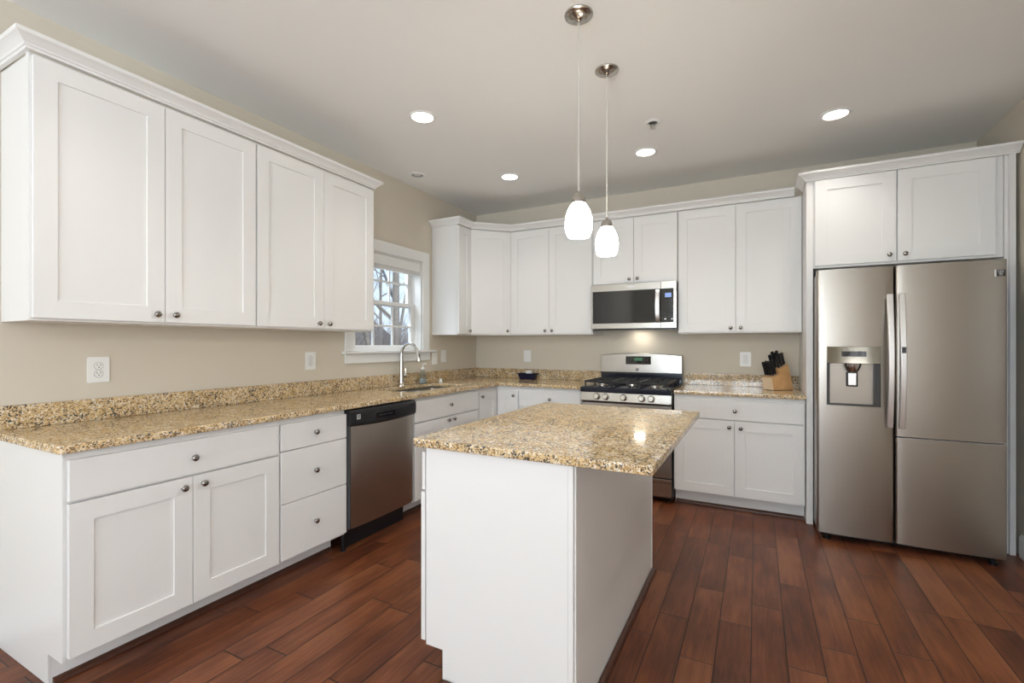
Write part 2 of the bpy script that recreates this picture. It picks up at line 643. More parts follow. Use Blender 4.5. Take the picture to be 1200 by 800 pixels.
def big_window(name, loc, wdt, rz):
    e = sempty(name, loc)
    e.rotation_euler = (0, 0, rz)
    f = MB()
    hw = wdt / 2
    hh = z1r - z0r
    f.box(-hw - .09, -hw, .001, .02, -.09, hh + .09).box(hw, hw + .09, .001, .02, -.09, hh + .09)
    f.box(-hw, hw, .001, .02, hh, hh + .09).box(-hw, hw, .001, .02, -.09, 0)
    f.build('casing', 'whitetrim', e, bevel=.003)
    f = MB()
    f.box(-hw, -hw + .05, -.1, -.05, 0, hh).box(hw - .05, hw, -.1, -.05, 0, hh).box(-hw + .05, hw - .05, -.1, -.05, 0, .05).box(-hw + .05, hw - .05, -.1, -.05, hh - .05, hh)
    f.box(-.03, .03, -.1, -.05, .05, hh - .05)
    f.box(-hw + .05, hw - .05, -.095, -.055, hh / 2 - .02, hh / 2 + .02)
    f.build('sash', 'whitetrim', e)
    MB().box(-hw + .05, hw - .05, -.078, -.073, .05, hh - .05).build('pane', 'glass', e, smooth=False)
for k, (a, b) in enumerate(RW):
    big_window('window_%d' % (k + 2), ((a + b) / 2, YB, z0r), b - a, 0)
big_window('window_4', (XR, -6.6, z0r), 2.2, R(90))  # unseen window added in the right wall for the fill lamp

# baseboards and shoe moulds
struct(MB().sweep([(0, -3.815), (0, YB)], [(-.001, .0), (-.014, .0), (-.014, .115), (-.008, .13), (-.001, .135)]).build('baseboard_left', 'whitetrim'))
struct(MB().sweep([(XR, -.655), (XR, -.735)], [(.001, .0), (.014, .0), (.014, .115), (.008, .13), (.001, .135)]).build('baseboard_right', 'whitetrim'))
QR = [(.0005, .0005), (.022, .0005), (.021, .009), (.016, .017), (.009, .021), (.0005, .022)]
struct(MB().sweep([(.4905, -3.80), (.4905, -2.505)], QR).build('trim_1', 'shoe'))
struct(MB().sweep([(.4905, -1.855), (.4905, -.97)], QR).build('trim_2', 'shoe'))
struct(MB().sweep([(2.262, -.5355), (3.15, -.5355)], QR).build('trim_3', 'shoe'))
struct(MB().sweep([(1.80, -3.127), (2.322, -3.127), (2.322, -1.852)], QR).build('trim_4', 'shoe'))
struct(MB().sweep([(0, -3.815 - .014), (.0, -3.9)], [(-.014, .0005), (-.03, .0005), (-.028, .012), (-.022, .018), (-.014, .019)]).build('trim_5', 'shoe'))

# doorway casing on the right wall with its closed white door
e = sempty('door_1', (XR, -1.2, 0))
c = MB()
c.box(-.018, -.001, .38, .465, 0, 2.45).box(-.018, -.001, -.465, -.38, 0, 2.45).box(-.018, -.001, -.38, .38, 2.365, 2.45)
c.build('casing', 'whitetrim', e, bevel=.003)
MB().box(-.008, -.001, -.375, .375, .005, 2.36).build('door_leaf', 'whitetrim', e)
MB().lathe([(.0, -.06), (.02, -.058), (.027, -.045), (.02, -.03), (.01, -.025), (.01, -.009)], (0, -.31, .95), 16, 'x').build('door_knob', 'nickel', e)

# ------------------------------------------------------------------ sink window
e = sempty('window_1', (0, (WY0 + WY1) / 2, WZ0))
hw, hh = (WY1 - WY0) / 2, WZ1 - WZ0
c = MB()
c.box(.001, .019, -hw - .097, -hw, .012, hh + .095).box(.001, .019, hw, hw + .097, .012, hh + .095).box(.001, .019, -hw, hw, hh, hh + .095)
c.build('casing', 'whitetrim', e, bevel=.003)
j = MB()
j.box(-.155, -.001, -hw, -hw + .012, 0.012, hh).box(-.155, -.001, hw - .012, hw, 0.012, hh).box(-.155, -.001, -hw + .012, hw - .012, hh - .012, hh)
j.build('jamb', 'whitetrim', e)
c = MB()
c.box(-.16, 0, -hw, hw, -.012, .011).box(0, .045, -hw - .125, hw + .185, -.012, .011)
c.build('stool', 'whitetrim', e, bevel=.004)
MB().box(.001, .017, -hw - .095, hw + .11, -.088, -.013).build('apron', 'whitetrim', e, bevel=.003)
def sash(name, x0, x1, za, zb, bot, top, zm):
    f = MB()
    st = .05
    y0, y1 = -hw + .013, hw - .013
    f.box(x0, x1, y0, y0 + st, za, zb).box(x0, x1, y1 - st, y1, za, zb)
    f.box(x0, x1, y0 + st, y1 - st, za, za + bot).box(x0, x1, y0 + st, y1 - st, zb - top, zb)
    o = f.build(name, 'whitetrim', e, bevel=.002)
    g0, g1 = y0 + st, y1 - st
    xm = (x0 + x1) / 2
    MB().box(xm - .002, xm + .002, g0, g1, za + bot, zb - top).build('pane', 'glass', o, smooth=False)
    mu = MB()
    for k in (1, 2):
        yy = g0 + (g1 - g0) * k / 3
        mu.box(xm - .008, xm + .009, yy - .0085, yy + .0085, za + bot, zb - top)
    mu.box(xm - .0075, xm + .0095, g0, g1, zm - .0085, zm + .0085)
    mu.build('muntins', 'whitetrim', o)
sash('lower_sash', -.112, -.078, .012, .448, .045, .035, 1.443 - WZ0)
sash('upper_sash', -.150, -.116, .41, hh - .013, .035, .045, 1.845 - WZ0)
t = thing('window_blind', 'raised white blind at the top of the window over the sink', 'blind', (0, -1.4125, 1.93))
MB().box(-.055, -.004, -.412, .412, .032, .122).build('valance', 'whitetrim', t, bevel=.006)
s_ = MB()
for k in range(5):
    s_.box(-.052, -.012, -.408, .408, .001 + k * .0062, .0055 + k * .0062)
s_.build('folded_slats', 'plate', t)

# ------------------------------------------------------------------ cabinet parts
def shaker(x0, x1, z0, z1, t=.02, rail=.073, rec=.0062):
    """framed door: front faces -y, its back at y=0"""
    m = MB()
    bm = m.bm
    def ring(a, b, c, d, y):
        return [bm.verts.new(p) for p in ((a, y, c), (b, y, c), (b, y, d), (a, y, d))]
    back = ring(x0, x1, z0, z1, 0)
    f0 = ring(x0, x1, z0, z1, -t)
    f1 = ring(x0 + rail, x1 - rail, z0 + rail, z1 - rail, -t)
    f2 = ring(x0 + rail, x1 - rail, z0 + rail, z1 - rail, -t + rec)
    bm.faces.new(back[::-1])
    for a, b in ((back, f0), (f0, f1), (f1, f2)):
        for i in range(4):
            bm.faces.new((a[i], a[(i + 1) % 4], b[(i + 1) % 4], b[i]))
    bm.faces.new(f2)
    return m
_kp = [(.0, -.027), (.006, -.0268), (.0115, -.0245), (.0145, -.0205), (.0150, -.0175), (.0125, -.014), (.008, -.0115), (.0058, -.0085), (.0056, -.003), (.0085, 0)]
_k = MB().lathe(_kp, (0, 0, 0), 20, 'y')
bmesh.ops.recalc_face_normals(_k.bm, faces=_k.bm.faces)
KNOB = bpy.data.meshes.new('knob')
_k.bm.to_mesh(KNOB)
_k.bm.free()
KNOB.materials.append(M['knobmetal'])
for p in KNOB.polygons:
    p.use_smooth = True
def knob(parent, x, z, y=-.02):
    o = bpy.data.objects.new('knob', KNOB)
    COL.objects.link(o)
    o.location = (x, y, z)
    o.parent = parent
    return o
def fronts(t, d, items):
    """items: (kind, x0, x1, z0, z1, [(knob x, knob z)])"""
    for kind, x0, x1, z0, z1, kn in items:
        x0, x1, z0, z1 = x0 - .0013, x1 + .0013, z0 - .0013, z1 + .0013
        if kind == 'door':
            o = shaker(x0, x1, z0, z1).build('door', 'white', t, (0, -d - .001, 0), bevel=.0006)
        else:
            o = MB().box(x0, x1, -.02, 0, z0, z1).build('drawer_front', 'white', t, (0, -d - .001, 0), bevel=.002)
        for kx, kz in kn:
            knob(o, kx, kz)
    return t
LR = R(90)
# local frame of a left-wall cabinet: x runs along +y of the room, -y faces the room

# --- base cabinets on the left wall
Y0 = -3.805
BD = .608
def base(label, loc, rotz, wd, items, endp=False, zt=.882, toe=True, rc=.118, sink=False, d=BD, x0=0.0, cat='cabinet', name='base_cabinet', group='white base cabinets'):
    t = thing(name, label, cat, loc, rotz, group)
    c = MB()
    if sink:
        c.box(x0 + .0005, wd - .0005, -d, -d + .02, .118, zt).box(x0 + .0005, x0 + .018, -d + .0205, -.004, .118, zt)
        c.box(wd - .018, wd - .0005, -d + .0205, -.004, .118, zt).box(x0 + .0185, wd - .0185, -d + .0205, -.004, .118, .135)
    else:
        c.box(x0 + .0005, wd - .0005, -d, -.004, .118, zt)
    c.build('carcass', 'white', t, bevel=.001)
    if toe:
        MB().box(x0 + .0005, wd - .0005, -d + rc, -d + rc + .012, .001, .117).build('toe_kick', 'white', t)
    if endp:
        MB().prism([(-.004, .001), (-d + rc, .001), (-d + rc, .117), (-d - .002, .117), (-d - .002, zt), (-.004, zt)], x0 - .008, x0, 'x').build('end_panel', 'white', t, bevel=.001)
    fronts(t, d, items)
    return t
def L(y):
    return y - Y0
base('wide white base cabinet with one drawer over two doors, nearest on the left wall', (0, Y0, 0), LR, L(-2.949), [
    ('drawer', L(-3.798), L(-2.956), .704, .853, [(L(-3.375), .776)]),
    ('door', L(-3.798), L(-3.380), .132, .692, [(L(-3.417), .652)]),
    ('door', L(-3.374), L(-2.956), .132, .692, [(L(-3.335), .654)])], endp=True)
o_ = -2.948
base('white three-drawer base cabinet just left of the dishwasher', (0, o_, 0), LR, .450, [
    ('drawer', .007, .447, .713, .853, [(.220, .784)]),
    ('drawer', .007, .447, .433, .706, [(.220, .569)]),
    ('drawer', .007, .447, .135, .427, [(.220, .284)])])
o_ = -1.866
base('white sink base cabinet under the window with a false drawer above two doors', (0, o_, 0), LR, .902, [
    ('drawer', .012, .895, .704, .858, [(.455, .789)]),
    ('door', .012, .449, .132, .692, [(.425, .668)]),
    ('door', .455, .895, .132, .692, [(.503, .668)])], sink=True)
# --- corner base cabinet, two hinged doors meeting in the inner corner
t = thing('corner_base_cabinet', 'white corner base cabinet with two doors meeting in the inside corner', 'cabinet', (0, 0, 0), 0, 'white base cabinets')
MB().prism([(.004, -.004), (.004, -.962), (BD, -.962), (BD, -BD), (.866, -BD), (.866, -.004)], .118, .882).build('carcass', 'white', t, bevel=.001)
MB().prism([(BD - .13, -.962), (BD - .118, -.962), (BD - .118, -BD + .073), (.866, -BD + .073), (.866, -BD + .085), (BD - .13, -BD + .085)], .001, .117).build('toe_kick', 'white', t)
o = shaker(L(-.955), L(-.634), .135, .842).build('door', 'white', t, (BD + .001, Y0, 0), (0, 0, LR), bevel=.0006)
knob(o, L(-.921), .805)
o = shaker(.634, .850, .135, .842).build('door', 'white', t, (0, -BD - .001, 0), bevel=.0006)
knob(o, .809, .797)
base('white drawer base cabinet between the corner and the left side of the range', (.868, 0, 0), 0, .61, [
    ('drawer', .005, .603, .704, .858, [(.311, .780)]),
    ('door', .005, .301, .132, .692, [(.268, .65)]),
    ('door', .307, .603, .132, .692, [(.34, .65)])], rc=.073)
base('white base cabinet with one drawer over two doors between range and refrigerator', (2.254, 0, 0), 0, .900, [
    ('drawer', .004, .893, .704, .849, [(.443, .771)]),
    ('door', .004, .438, .123, .694, [(.405, .646)]),
    ('door', .444, .893, .123, .694, [(.484, .643)])], rc=.073)

# --- upper cabinets
UZ0, UZ1, UD = 1.372, 2.43, .303
def upper(label, loc, rotz, wd, items, z0=UZ0, z1=UZ1, d=UD, group='white upper cabinets'):
    t = thing('upper_cabinet', label, 'cabinet', (loc[0], loc[1], z0), rotz, group)
    b = MB().box(.0005, wd - .0005, -d + .02, -.004, 0, z1 - z0)
    b.box(-.002 if wd < 0 else .0005, wd - .0005, -d, -d + .0195, 0, z1 - z0)
    b.build('carcass', 'white', t, bevel=.001)
    fronts(t, d, [(k, a, bb, c - z0, dd - z0, [(kx, kz - z0) for kx, kz in kn]) for k, a, bb, c, dd, kn in items])
    return t
t = upper('white two-door upper cabinet nearest the camera on the left wall', (0, Y0), LR, L(-2.8735), [
    ('door', L(-3.800), L(-3.341), 1.384, 2.416, [(L(-3.376), 1.420)]),
    ('door', L(-3.335), L(-2.880), 1.384, 2.416, [(L(-3.297), 1.420)])])
MB().box(-.006, 0, -UD, -UD + .022, 0, UZ1 - UZ0).build('face_frame_edge', 'white', t)
upper('white two-door upper cabinet on the left wall beside the window', (0, -2.8725), LR, .920, [
    ('door', .005, .4645, 1.384, 2.416, [(.4235, 1.414)]),
    ('door', .4705, .915, 1.384, 2.416, [(.5055, 1.414)])])
upper('narrow white single-door upper cabinet right of the window', (0, -.832), LR, .219, [
    ('door', .006, .214, 1.384, 2.416, [(.180, 1.414)])])
t = thing('corner_upper_cabinet', 'white upper corner cabinet with a diagonal door', 'cabinet', (0, 0, UZ0), 0, 'white upper cabinets')
MB().prism([(.004, -.004), (.004, -.611), (UD, -.611), (.611, -UD), (.611, -.004)], 0, UZ1 - UZ0).build('carcass', 'white', t, bevel=.001)
dl = math.hypot(.611 - UD, .611 - UD)
o = shaker(.012, dl - .012, .012, 1.044).build('door', 'white', t, (UD + .001 * .707, -.611 - .001 * .707, 0), (0, 0, R(45)), bevel=.0006)
knob(o, dl - .05, .044)
upper('white two-door upper cabinet on the back wall between corner and microwave', (.613, 0), 0, .867, [
    ('door', .006 - .02 + .02, .422, 1.384, 2.416, [(.389, 1.414)]),
    ('door', .428, .860, 1.384, 2.416, [(.462, 1.414)])])
upper('short white two-door upper cabinet above the microwave', (1.481, 0), 0, .760, [
    ('door', .010, .378, 1.835, 2.416, [(.345, 1.868)]),
    ('door', .384, .753, 1.835, 2.416, [(.418, 1.868)])], z0=1.823)
upper('white two-door upper cabinet on the back wall between microwave and refrigerator', (2.242, 0), 0, .914, [
    ('door', .006, .447, 1.384, 2.416, [(.413, 1.414)]),
    ('door', .453, .909, 1.384, 2.416, [(.487, 1.414)])])
t = upper('deep white two-door cabinet above the refrigerator', (3.2, 0), 0, .985, [
    ('door', .010, .459, 1.832, 2.428, [(.425, 1.872)]),
    ('door', .472, .942, 1.832, 2.428, [(.507, 1.872)])], z0=1.815, z1=2.44, d=.628, group='white upper cabinets')
# --- tall panels either side of the refrigerator
tag(MB().box(3.158, 3.199, -.632, -.004, .001, 2.438).build('refrigerator_side_panel', 'white', bevel=.0015), 'tall white panel on the left side of the refrigerator', 'panel', 'refrigerator panels')
tag(MB().box(4.187, 4.206, -.632, -.004, .001, 2.438).box(4.2065, 4.234, -.65, -.004, .001, 2.438).build('refrigerator_side_panel', 'white', bevel=.0015), 'tall narrow white panel between refrigerator and right wall', 'panel', 'refrigerator panels')

# --- crown mouldings
CP = [(-.002, 2.4305), (.012, 2.4305), (.013, 2.440), (.019, 2.442), (.021, 2.449), (.030, 2.457), (.043, 2.470), (.050, 2.473), (.052, 2.476), (.052, 2.489), (-.002, 2.489)]
def crown(label, path, prof=CP):
    tag(MB().sweep(path, prof).build('crown_moulding', 'white'), label, 'moulding', 'white crown mouldings')
f_ = UD + .014
crown('white crown moulding along the top of the left wall cabinets', [(.004, -1.953), (f_, -1.953), (f_, -3.812), (.004, -3.812)][::-1])
CP2 = CP
crown('white crown moulding along the corner and back wall cabinets', [(.004, -.833), (f_, -.833), (f_, -.611 - .006), (.611 + .006, -f_), (3.103, -f_)])
crown('white crown moulding stepping out above the refrigerator cabinet', [(3.158, -.40), (3.158, -.641), (4.252, -.641)], [(o, z + .002 if z < 2.45 else z + .001) for o, z in CP])
# top rail boards that carry the crowns
# ------------------------------------------------------------------ countertops
CT0, CT1 = .8835, .914
outer = rcorner([(.003, -3.835), (.648, -3.835), (.648, -.648), (1.481, -.648), (1.481, -.003), (.003, -.003)], {1: .015})
SX0, SX1, SY0, SY1 = .125, .505, -1.755, -.99
t = thing('countertop', 'long speckled gold granite countertop along the left wall and around the corner', 'countertop', (0, 0, CT0), 0, 'granite countertops')
slab('granite_slab', outer, [rrect(SX0, SX1, SY0, SY1, .05)], 0, CT1 - CT0, .004, 'granite', t)
MB().prism([(.003, -3.835), (.022, -3.835), (.022, -.022), (1.481, -.022), (1.481, -.003), (.003, -.003)], CT1 - CT0 + .0005, 1.016 - CT0).build('backsplash', 'granite', t, bevel=.002)
t = thing('countertop', 'short speckled granite countertop between the range and the refrigerator', 'countertop', (2.258, 0, CT0), 0, 'granite countertops')
slab('granite_slab', [(0, -.648), (.898, -.648), (.898, -.003), (0, -.003)], [], 0, CT1 - CT0, .004, 'granite', t)
MB().box(0, .898, -.022, -.003, CT1 - CT0 + .0005, 1.016 - CT0).build('backsplash', 'granite', t, bevel=.002)
tag(slab('island_countertop', rrect(1.662, 2.572, -3.143, -1.852, .02), [], .8845, .915, .005, 'granite'), 'large speckled granite slab on top of the white island', 'countertop', 'granite countertops')

# sink
t = thing('kitchen_sink', 'stainless steel double-bowl sink set into the counter below the window', 'sink', ((SX0 + SX1) / 2, (SY0 + SY1) / 2, .70))
hx, hy = (SX1 - SX0) / 2, (SY1 - SY0) / 2
def bowl(y0, y1):
    m = MB()
    bm = m.bm
    rings = []
    for (ins, z, r) in ((-.003, .182, .05), (.002, .17, .05), (.006, .03, .055), (.03, .004, .06), (.12, .0, .05)):
        rings.append([bm.verts.new((x, y, z)) for x, y in rrect(-hx + ins, hx - ins, y0 + ins, y1 - ins, r)])
    for a, b in zip(rings, rings[1:]):
        for i in range(len(a)):
            bm.faces.new((a[i], a[(i + 1) % len(a)], b[(i + 1) % len(a)], b[i]))
    bm.faces.new(rings[-1])
    o = m.build('bowl', 'sink', t)
    sd_ = o.modifiers.new('wall', 'SOLIDIFY')
    sd_.thickness = .002
    sd_.offset = 1
    MB().lathe([(0, .003), (.03, .003), (.042, .0045), (.044, .001)], (0, (y0 + y1) / 2, 0), 24).build('drain', 'chrome', t)
bowl(-hy, -.012)
bowl(.012, hy)
MB().box(-hx + .01, hx - .01, -.013, .013, .160, .176).build('divider', 'sink', t, bevel=.005)

# faucet
t = thing('faucet', 'tall brushed nickel gooseneck faucet with pull-down spray head behind the sink', 'faucet', (.072, -1.355, CT1))
MB().lathe([(.0, .0), (.029, .0), (.029, .006), (.0245, .012), (.022, .03), (.0175, .16), (.0145, .23), (.013, .262)], n=24).build('body', 'chrome', t)
arc = [(0, 0, .26)]
for i in range(0, 17):
    a = math.pi - (math.pi * .92) * i / 16
    arc.append((.088 + .088 * math.cos(a), 0, .285 + .088 * math.sin(a)))
MB().tube(arc, .0125, 14).build('spout', 'chrome', t)
ex, ez = arc[-1][0], arc[-1][2]
MB().tube([(ex - .001, 0, ez + .003), (ex + .006, 0, ez - .03), (ex + .016, 0, ez - .075), (ex + .019, 0, ez - .09)], [.0135, .0145, .019, .018], 16).build('spray_head', 'chrome', t)
MB().box(ex + .020, ex + .026, -.006, .006, ez - .06, ez - .028).build('spray_button', 'black', t, bevel=.002)
MB().tube([(0, .012, .085), (0, .052, .088)], .0165, 16).build('handle_hub', 'chrome', t)
MB().tube([(0, .045, .098), (0, .052, .12), (-.004, .055, .155)], [.008, .006, .0045], 10).build('lever', 'chrome', t)

# soap dispenser
t = thing('soap_dispenser', 'clear plastic soap bottle with a white pump beside the faucet', 'bottle', (.070, -1.055, CT1))
MB().lathe([(0, .001), (.033, .001), (.035, .006), (.031, .06), (.025, .11), (.016, .124), (.012, .13)], n=20).build('bottle', 'clear', t)
MB().lathe([(0, .003), (.031, .003), (.0325, .008), (.0305, .045), (0, .046)], n=20).build('liquid_soap', pbr('pale_soap', (.42, .44, .43), .2, noise=.02), t)
MB().lathe([(.0, .185), (.006, .185), (.007, .165), (.006, .15), (.013, .148), (.0155, .142), (.0155, .131), (0, .130)], n=16).build('pump', 'plate', t)
MB().tube([(0, 0, .182), (.03, 0, .184), (.040, 0, .178)], .005, 8).build('nozzle', 'plate', t)
tag(MB().lathe([(0, 0), (.017, .0), (.018, .006), (.014, .018), (.012, .026), (.014, .030), (.012, .035), (0, .036)], n=18).build('sink_stopper', 'plate', loc=(.135, -.865, CT1 + .0005)), 'small white plastic stopper on the counter beyond the sink', 'stopper')

# navy dish with white sponge
t = thing('dish', 'small dark navy rectangular dish against the back wall', 'dish', (.705, -.105, CT1))
m = MB()
rings = []
for hx_, hy_, z in ((.08, .036, .0005), (.084, .039, .004), (.098, .05, .052), (.108, .058, .060), (.108, .058, .064), (.094, .046, .058), (.080, .035, .010)):
    rings.append([m.bm.verts.new((x, y, z)) for x, y in rrect(-hx_, hx_, -hy_, hy_, .014, 4)])
m.bm.faces.new(rings[0][::-1])
for a, b in zip(rings, rings[1:]):
    for i in range(len(a)):
        m.bm.faces.new((a[i], a[(i + 1) % len(a)], b[(i + 1) % len(a)], b[i]))
m.bm.faces.new(rings[-1])
m.build('bowl', 'navy', t)
tag(MB().box(-.031, .031, -.028, .028, .0, .078).build('sponge', 'silvercord', loc=(.722, -.105, CT1 + .0115), rot=(0, 0, R(8)), bevel=.006), 'pale sponge standing in the navy dish', 'sponge')

# ------------------------------------------------------------------ island
t = thing('kitchen_island', 'white kitchen island cabinet in the middle of the floor', 'island', (1.716, -3.12, 0))
MB().box(-.0065, -.0005, .03, 1.25, .15, .86).build('gap_shade_sheet', 'darkgrey', t)  # dark sheet paints the shade in the gap behind the fronts
MB().box(.0, .594, .014, 1.268, .125, .883).box(.077, .594, .014, 1.268, .001, .125).build('carcass', 'white', t)
MB().prism([(.0, .125), (.077, .125), (.077, .001), (.580, .001), (.580, .883), (.0, .883)], .0, .013, 'y').build('end_panel', 'white', t, bevel=.001)
MB().box(.581, .598, -.002, .013, .001, .883).build('corner_strip', 'white', t, bevel=.001)
MB().box(.5945, .603, .0135, 1.2535, .001, .883).build('back_panel', 'white', t)
MB().box(.5945, .606, 1.254, 1.270, .001, .883).build('corner_strip', 'white', t, bevel=.001)
xd = 0
for a, b in ((.004, .631), (.637, 1.264)):
    # drawer and two doors on the side that faces the dishwasher
    o = MB().box(a, b, -.02, -.005, .716, .862).build('drawer_front', 'white', t, (-.003, 1.268, 0), (0, 0, R(-90)), bevel=.002)
    knob(o, (a + b) / 2, .79)
    mid = (a + b) / 2
    for c0, c1, kx in ((a, mid - .0015, mid - .035), (mid + .0015, b, mid + .035)):
        o = shaker(c0, c1, .135, .706, t=.019).build('door', 'white', t, (-.0075, 1.268, 0), (0, 0, R(-90)), bevel=.0006)
        knob(o, kx, .66, -.019)

# ------------------------------------------------------------------ dishwasher
t = thing('dishwasher', 'stainless steel dishwasher with black control strip under the left counter', 'dishwasher', (0, -2.4965, 0), LR)
wd = .627
MB().box(.004, wd - .004, -.60, -.01, .13, .876).build('tub', 'black', t)
# slightly bowed steel door
m = MB()
pts = []
zt_ = .765
n = 12
rows = []
for (z, dy) in ((.143, .004), (.150, 0), (.755, 0), (.782, .004)):
    row = []
    for i in range(n + 1):
        u = i / n
        x = .016 + (wd - .036) * u
        bow = .010 * (1 - (2 * u - 1) ** 2)
        ed = .006 if i in (0, n) else 0
        row.append(m.bm.verts.new((x, -.640 - bow + dy + ed, z)))
    rows.append(row)
bk = [[m.bm.verts.new((.016 + (wd - .036) * i / n, -.602, z)) for i in range(n + 1)] for z in (.143, .782)]
for a, b in zip(rows, rows[1:]):
    for i in range(n):
        m.bm.faces.new((a[i], a[i + 1], b[i + 1], b[i]))
for i in range(n):
    m.bm.faces.new((bk[0][i], bk[0][i + 1], rows[0][i + 1], rows[0][i]))
    m.bm.faces.new((rows[-1][i], rows[-1][i + 1], bk[1][i + 1], bk[1][i]))
m.build('door', 'steeldw', t)
m = MB()
rows = []
for zf, dy in ((0, .012), (.012, .002), (.06, 0), (.085, .003), (.098, .014)):
    row = []
    for i in range(n + 1):
        u = i / n
        bow = .012 * (1 - (2 * u - 1) ** 2)
        sag = -.010 * (1 - (2 * u - 1) ** 2) * (1 - zf / .098)
        row.append(m.bm.verts.new((.004 + (wd - .008) * u, -.655 - bow + dy, .776 + zf + sag)))
    rows.append(row)
for a, b in zip(rows, rows[1:]):
    for i in range(n):
        m.bm.faces.new((a[i], a[i + 1], b[i + 1], b[i]))
bk = [[m.bm.verts.new((.004 + (wd - .008) * i / n, -.602, z)) for i in range(n + 1)] for z in (.776, .874)]
for i in range(n):
    m.bm.faces.new((bk[0][i], bk[0][i + 1], rows[0][i + 1], rows[0][i]))
    m.bm.faces.new((rows[-1][i], rows[-1][i + 1], bk[1][i + 1], bk[1][i]))
for i in (0, n):
    for a, b in (((bk[0][i], bk[1][i]), rows),):
        m.bm.faces.new([a[0]] + [r_[i] for r_ in rows] + [a[1]])
cp = m.build('control_panel', 'black', t)
MB().box(.205, .39, -.6695, -.660, .800, .840).build('display_strip', 'blackgloss', cp, bevel=.003)
for k in range(6):
    MB().box(.235 + k * .022, .247 + k * .022, -.6703, -.669, .817, .822).build('button', 'darkgrey', cp)
bd = MB().box(.052, .080, -.6605, -.650, .815, .845).build('badge', 'badge', cp)
text_mesh('badge_lettering', 'KEN\nMO\nRE', .011, 'slot', bd, (.066, -.6608, .830), (R(90), 0, 0), .0003)
MB().box(.006, .015, -.645, -.602, .15, .775).build('edge_trim', 'darkgrey', t)
MB().box(.03, wd - .03, -.555, -.545, .004, .128).build('toe_panel', 'black', t)
for x, y in ((.012, -.575), (wd - .06, -.50)):
    MB().lathe([(0, 0.001), (.017, .001), (.017, .012), (.008, .014), (.008, .129)], (x + .008, y, 0), 12).build('foot', 'black', t)

# ------------------------------------------------------------------ range
t = thing('gas_range', 'stainless steel gas range with black cooktop against the back wall', 'range', (1.489, 0, 0))
RWd = .757
MB().box(.0, RWd, -.635, -.03, .03, .872).build('body', 'black', t, bevel=.002)
for x in (.04, RWd - .04):
    for y in (-.58, -.08):
        MB().lathe([(0, .001), (.018, .001), (.018, .01), (.01, .012), (.01, .032)], (x, y, 0), 12).build('foot', 'black', t)
# cooktop tray
MB().prism([(-.03, .8725), (-.690, .8725), (-.697, .880), (-.697, .905), (-.690, .914), (-.66, .919), (-.10, .919), (-.03, .919)], .001, RWd - .001, 'x').build('cooktop', 'enamel', t, bevel=.003)
# control panel
cpn = MB().prism([(-.636, .795), (-.686, .795), (-.692, .800), (-.682, .8715), (-.636, .8715)], .001, RWd - .001, 'x').build('control_panel', 'steelh', t, bevel=.002)
for kx in (.147, .223, .375, .524, .600):
    kb = MB().lathe([(.0, -.036), (.019, -.036), (.023, -.031), (.024, -.010), (.029, -.006), (.029, 0)], (0, 0, 0), 24, 'y').build('burner_knob', 'nickel', cpn, (kx, -.6875, .836), (R(-8), 0, 0))
    MB().box(-.004, .004, -.042, -.030, -.019, .019).build('grip', 'chrome', kb, bevel=.002)
# oven door with window and handle
od = MB().box(.004, RWd - .004, -.672, -.637, .205, .783).build('oven_door', 'steelh', t, bevel=.004)
MB().box(.13, RWd - .13, -.6745, -.671, .34, .62).build('oven_window', 'blackgloss', od, bevel=.003)
hd = MB().tube([(.05, -.672, .725), (.05, -.715, .725), (.07, -.722, .725), (RWd - .07, -.722, .725), (RWd - .05, -.715, .725), (RWd - .05, -.672, .725)], .012, 12)
hd.build('oven_handle', 'handle', od)
MB().box(.03, RWd - .03, -.665, -.660, .7845, .794).build('vent_slot', 'black', t)
dr = MB().prism([(-.637, .05), (-.664, .05), (-.668, .055), (-.668, .165), (-.674, .17), (-.674, .195), (-.66, .2), (-.637, .2)], .004, RWd - .004, 'x').build('storage_drawer', 'steelh', t, bevel=.002)
# back guard
bgp = [(-.001, 1.010)]
for i in range(21):
    u = i / 20
    bgp.append((u * RWd, 1.176 + .020 * (1 - (2 * u - 1) ** 2)))
bgp.append((RWd + .001, 1.010))
bgd = MB().prism([(x, z) for x, z in bgp], -.095, -.03, 'y').build('back_guard', 'steelh', t, bevel=.006)
MB().box(.004, RWd - .004, -.082, -.03, .9195, 1.0095).build('back_guard_base', 'enamel', t, bevel=.002)
MB().box(.0, RWd, -.0945, -.0825, .999, 1.0095).build('vent_lip', 'black', t)
dp = MB().box(.247, .482, -.0985, -.0945, 1.091, 1.167).build('display_panel', 'blackgloss', bgd, bevel=.002)
MB().box(.325, .405, -.0995, -.098, 1.125, 1.155).build('clock', 'display', dp)
for r_ in range(2):
    for c_ in range(2):
        for sx_ in (.272, .424):
            MB().box(sx_ + c_ * .027 - .008, sx_ + c_ * .027 + .008, -.0993, -.098, 1.150 - r_ * .017 - .004, 1.150 - r_ * .017 + .004).build('button', 'darkgrey', dp)
for c_ in range(8):
    MB().box(.266 + c_ * .0265 - .006, .266 + c_ * .0265 + .006, -.0993, -.098, 1.101, 1.106).build('button', 'darkgrey', dp)
bd = MB().box(.343, .369, -.0965, -.0948, 1.030, 1.054).build('badge', 'darkgrey', bgd)
text_mesh('badge_lettering', 'KEN\nMO\nRE', .009, 'badge', bd, (.356, -.0966, 1.042), (R(90), 0, 0), .0003)
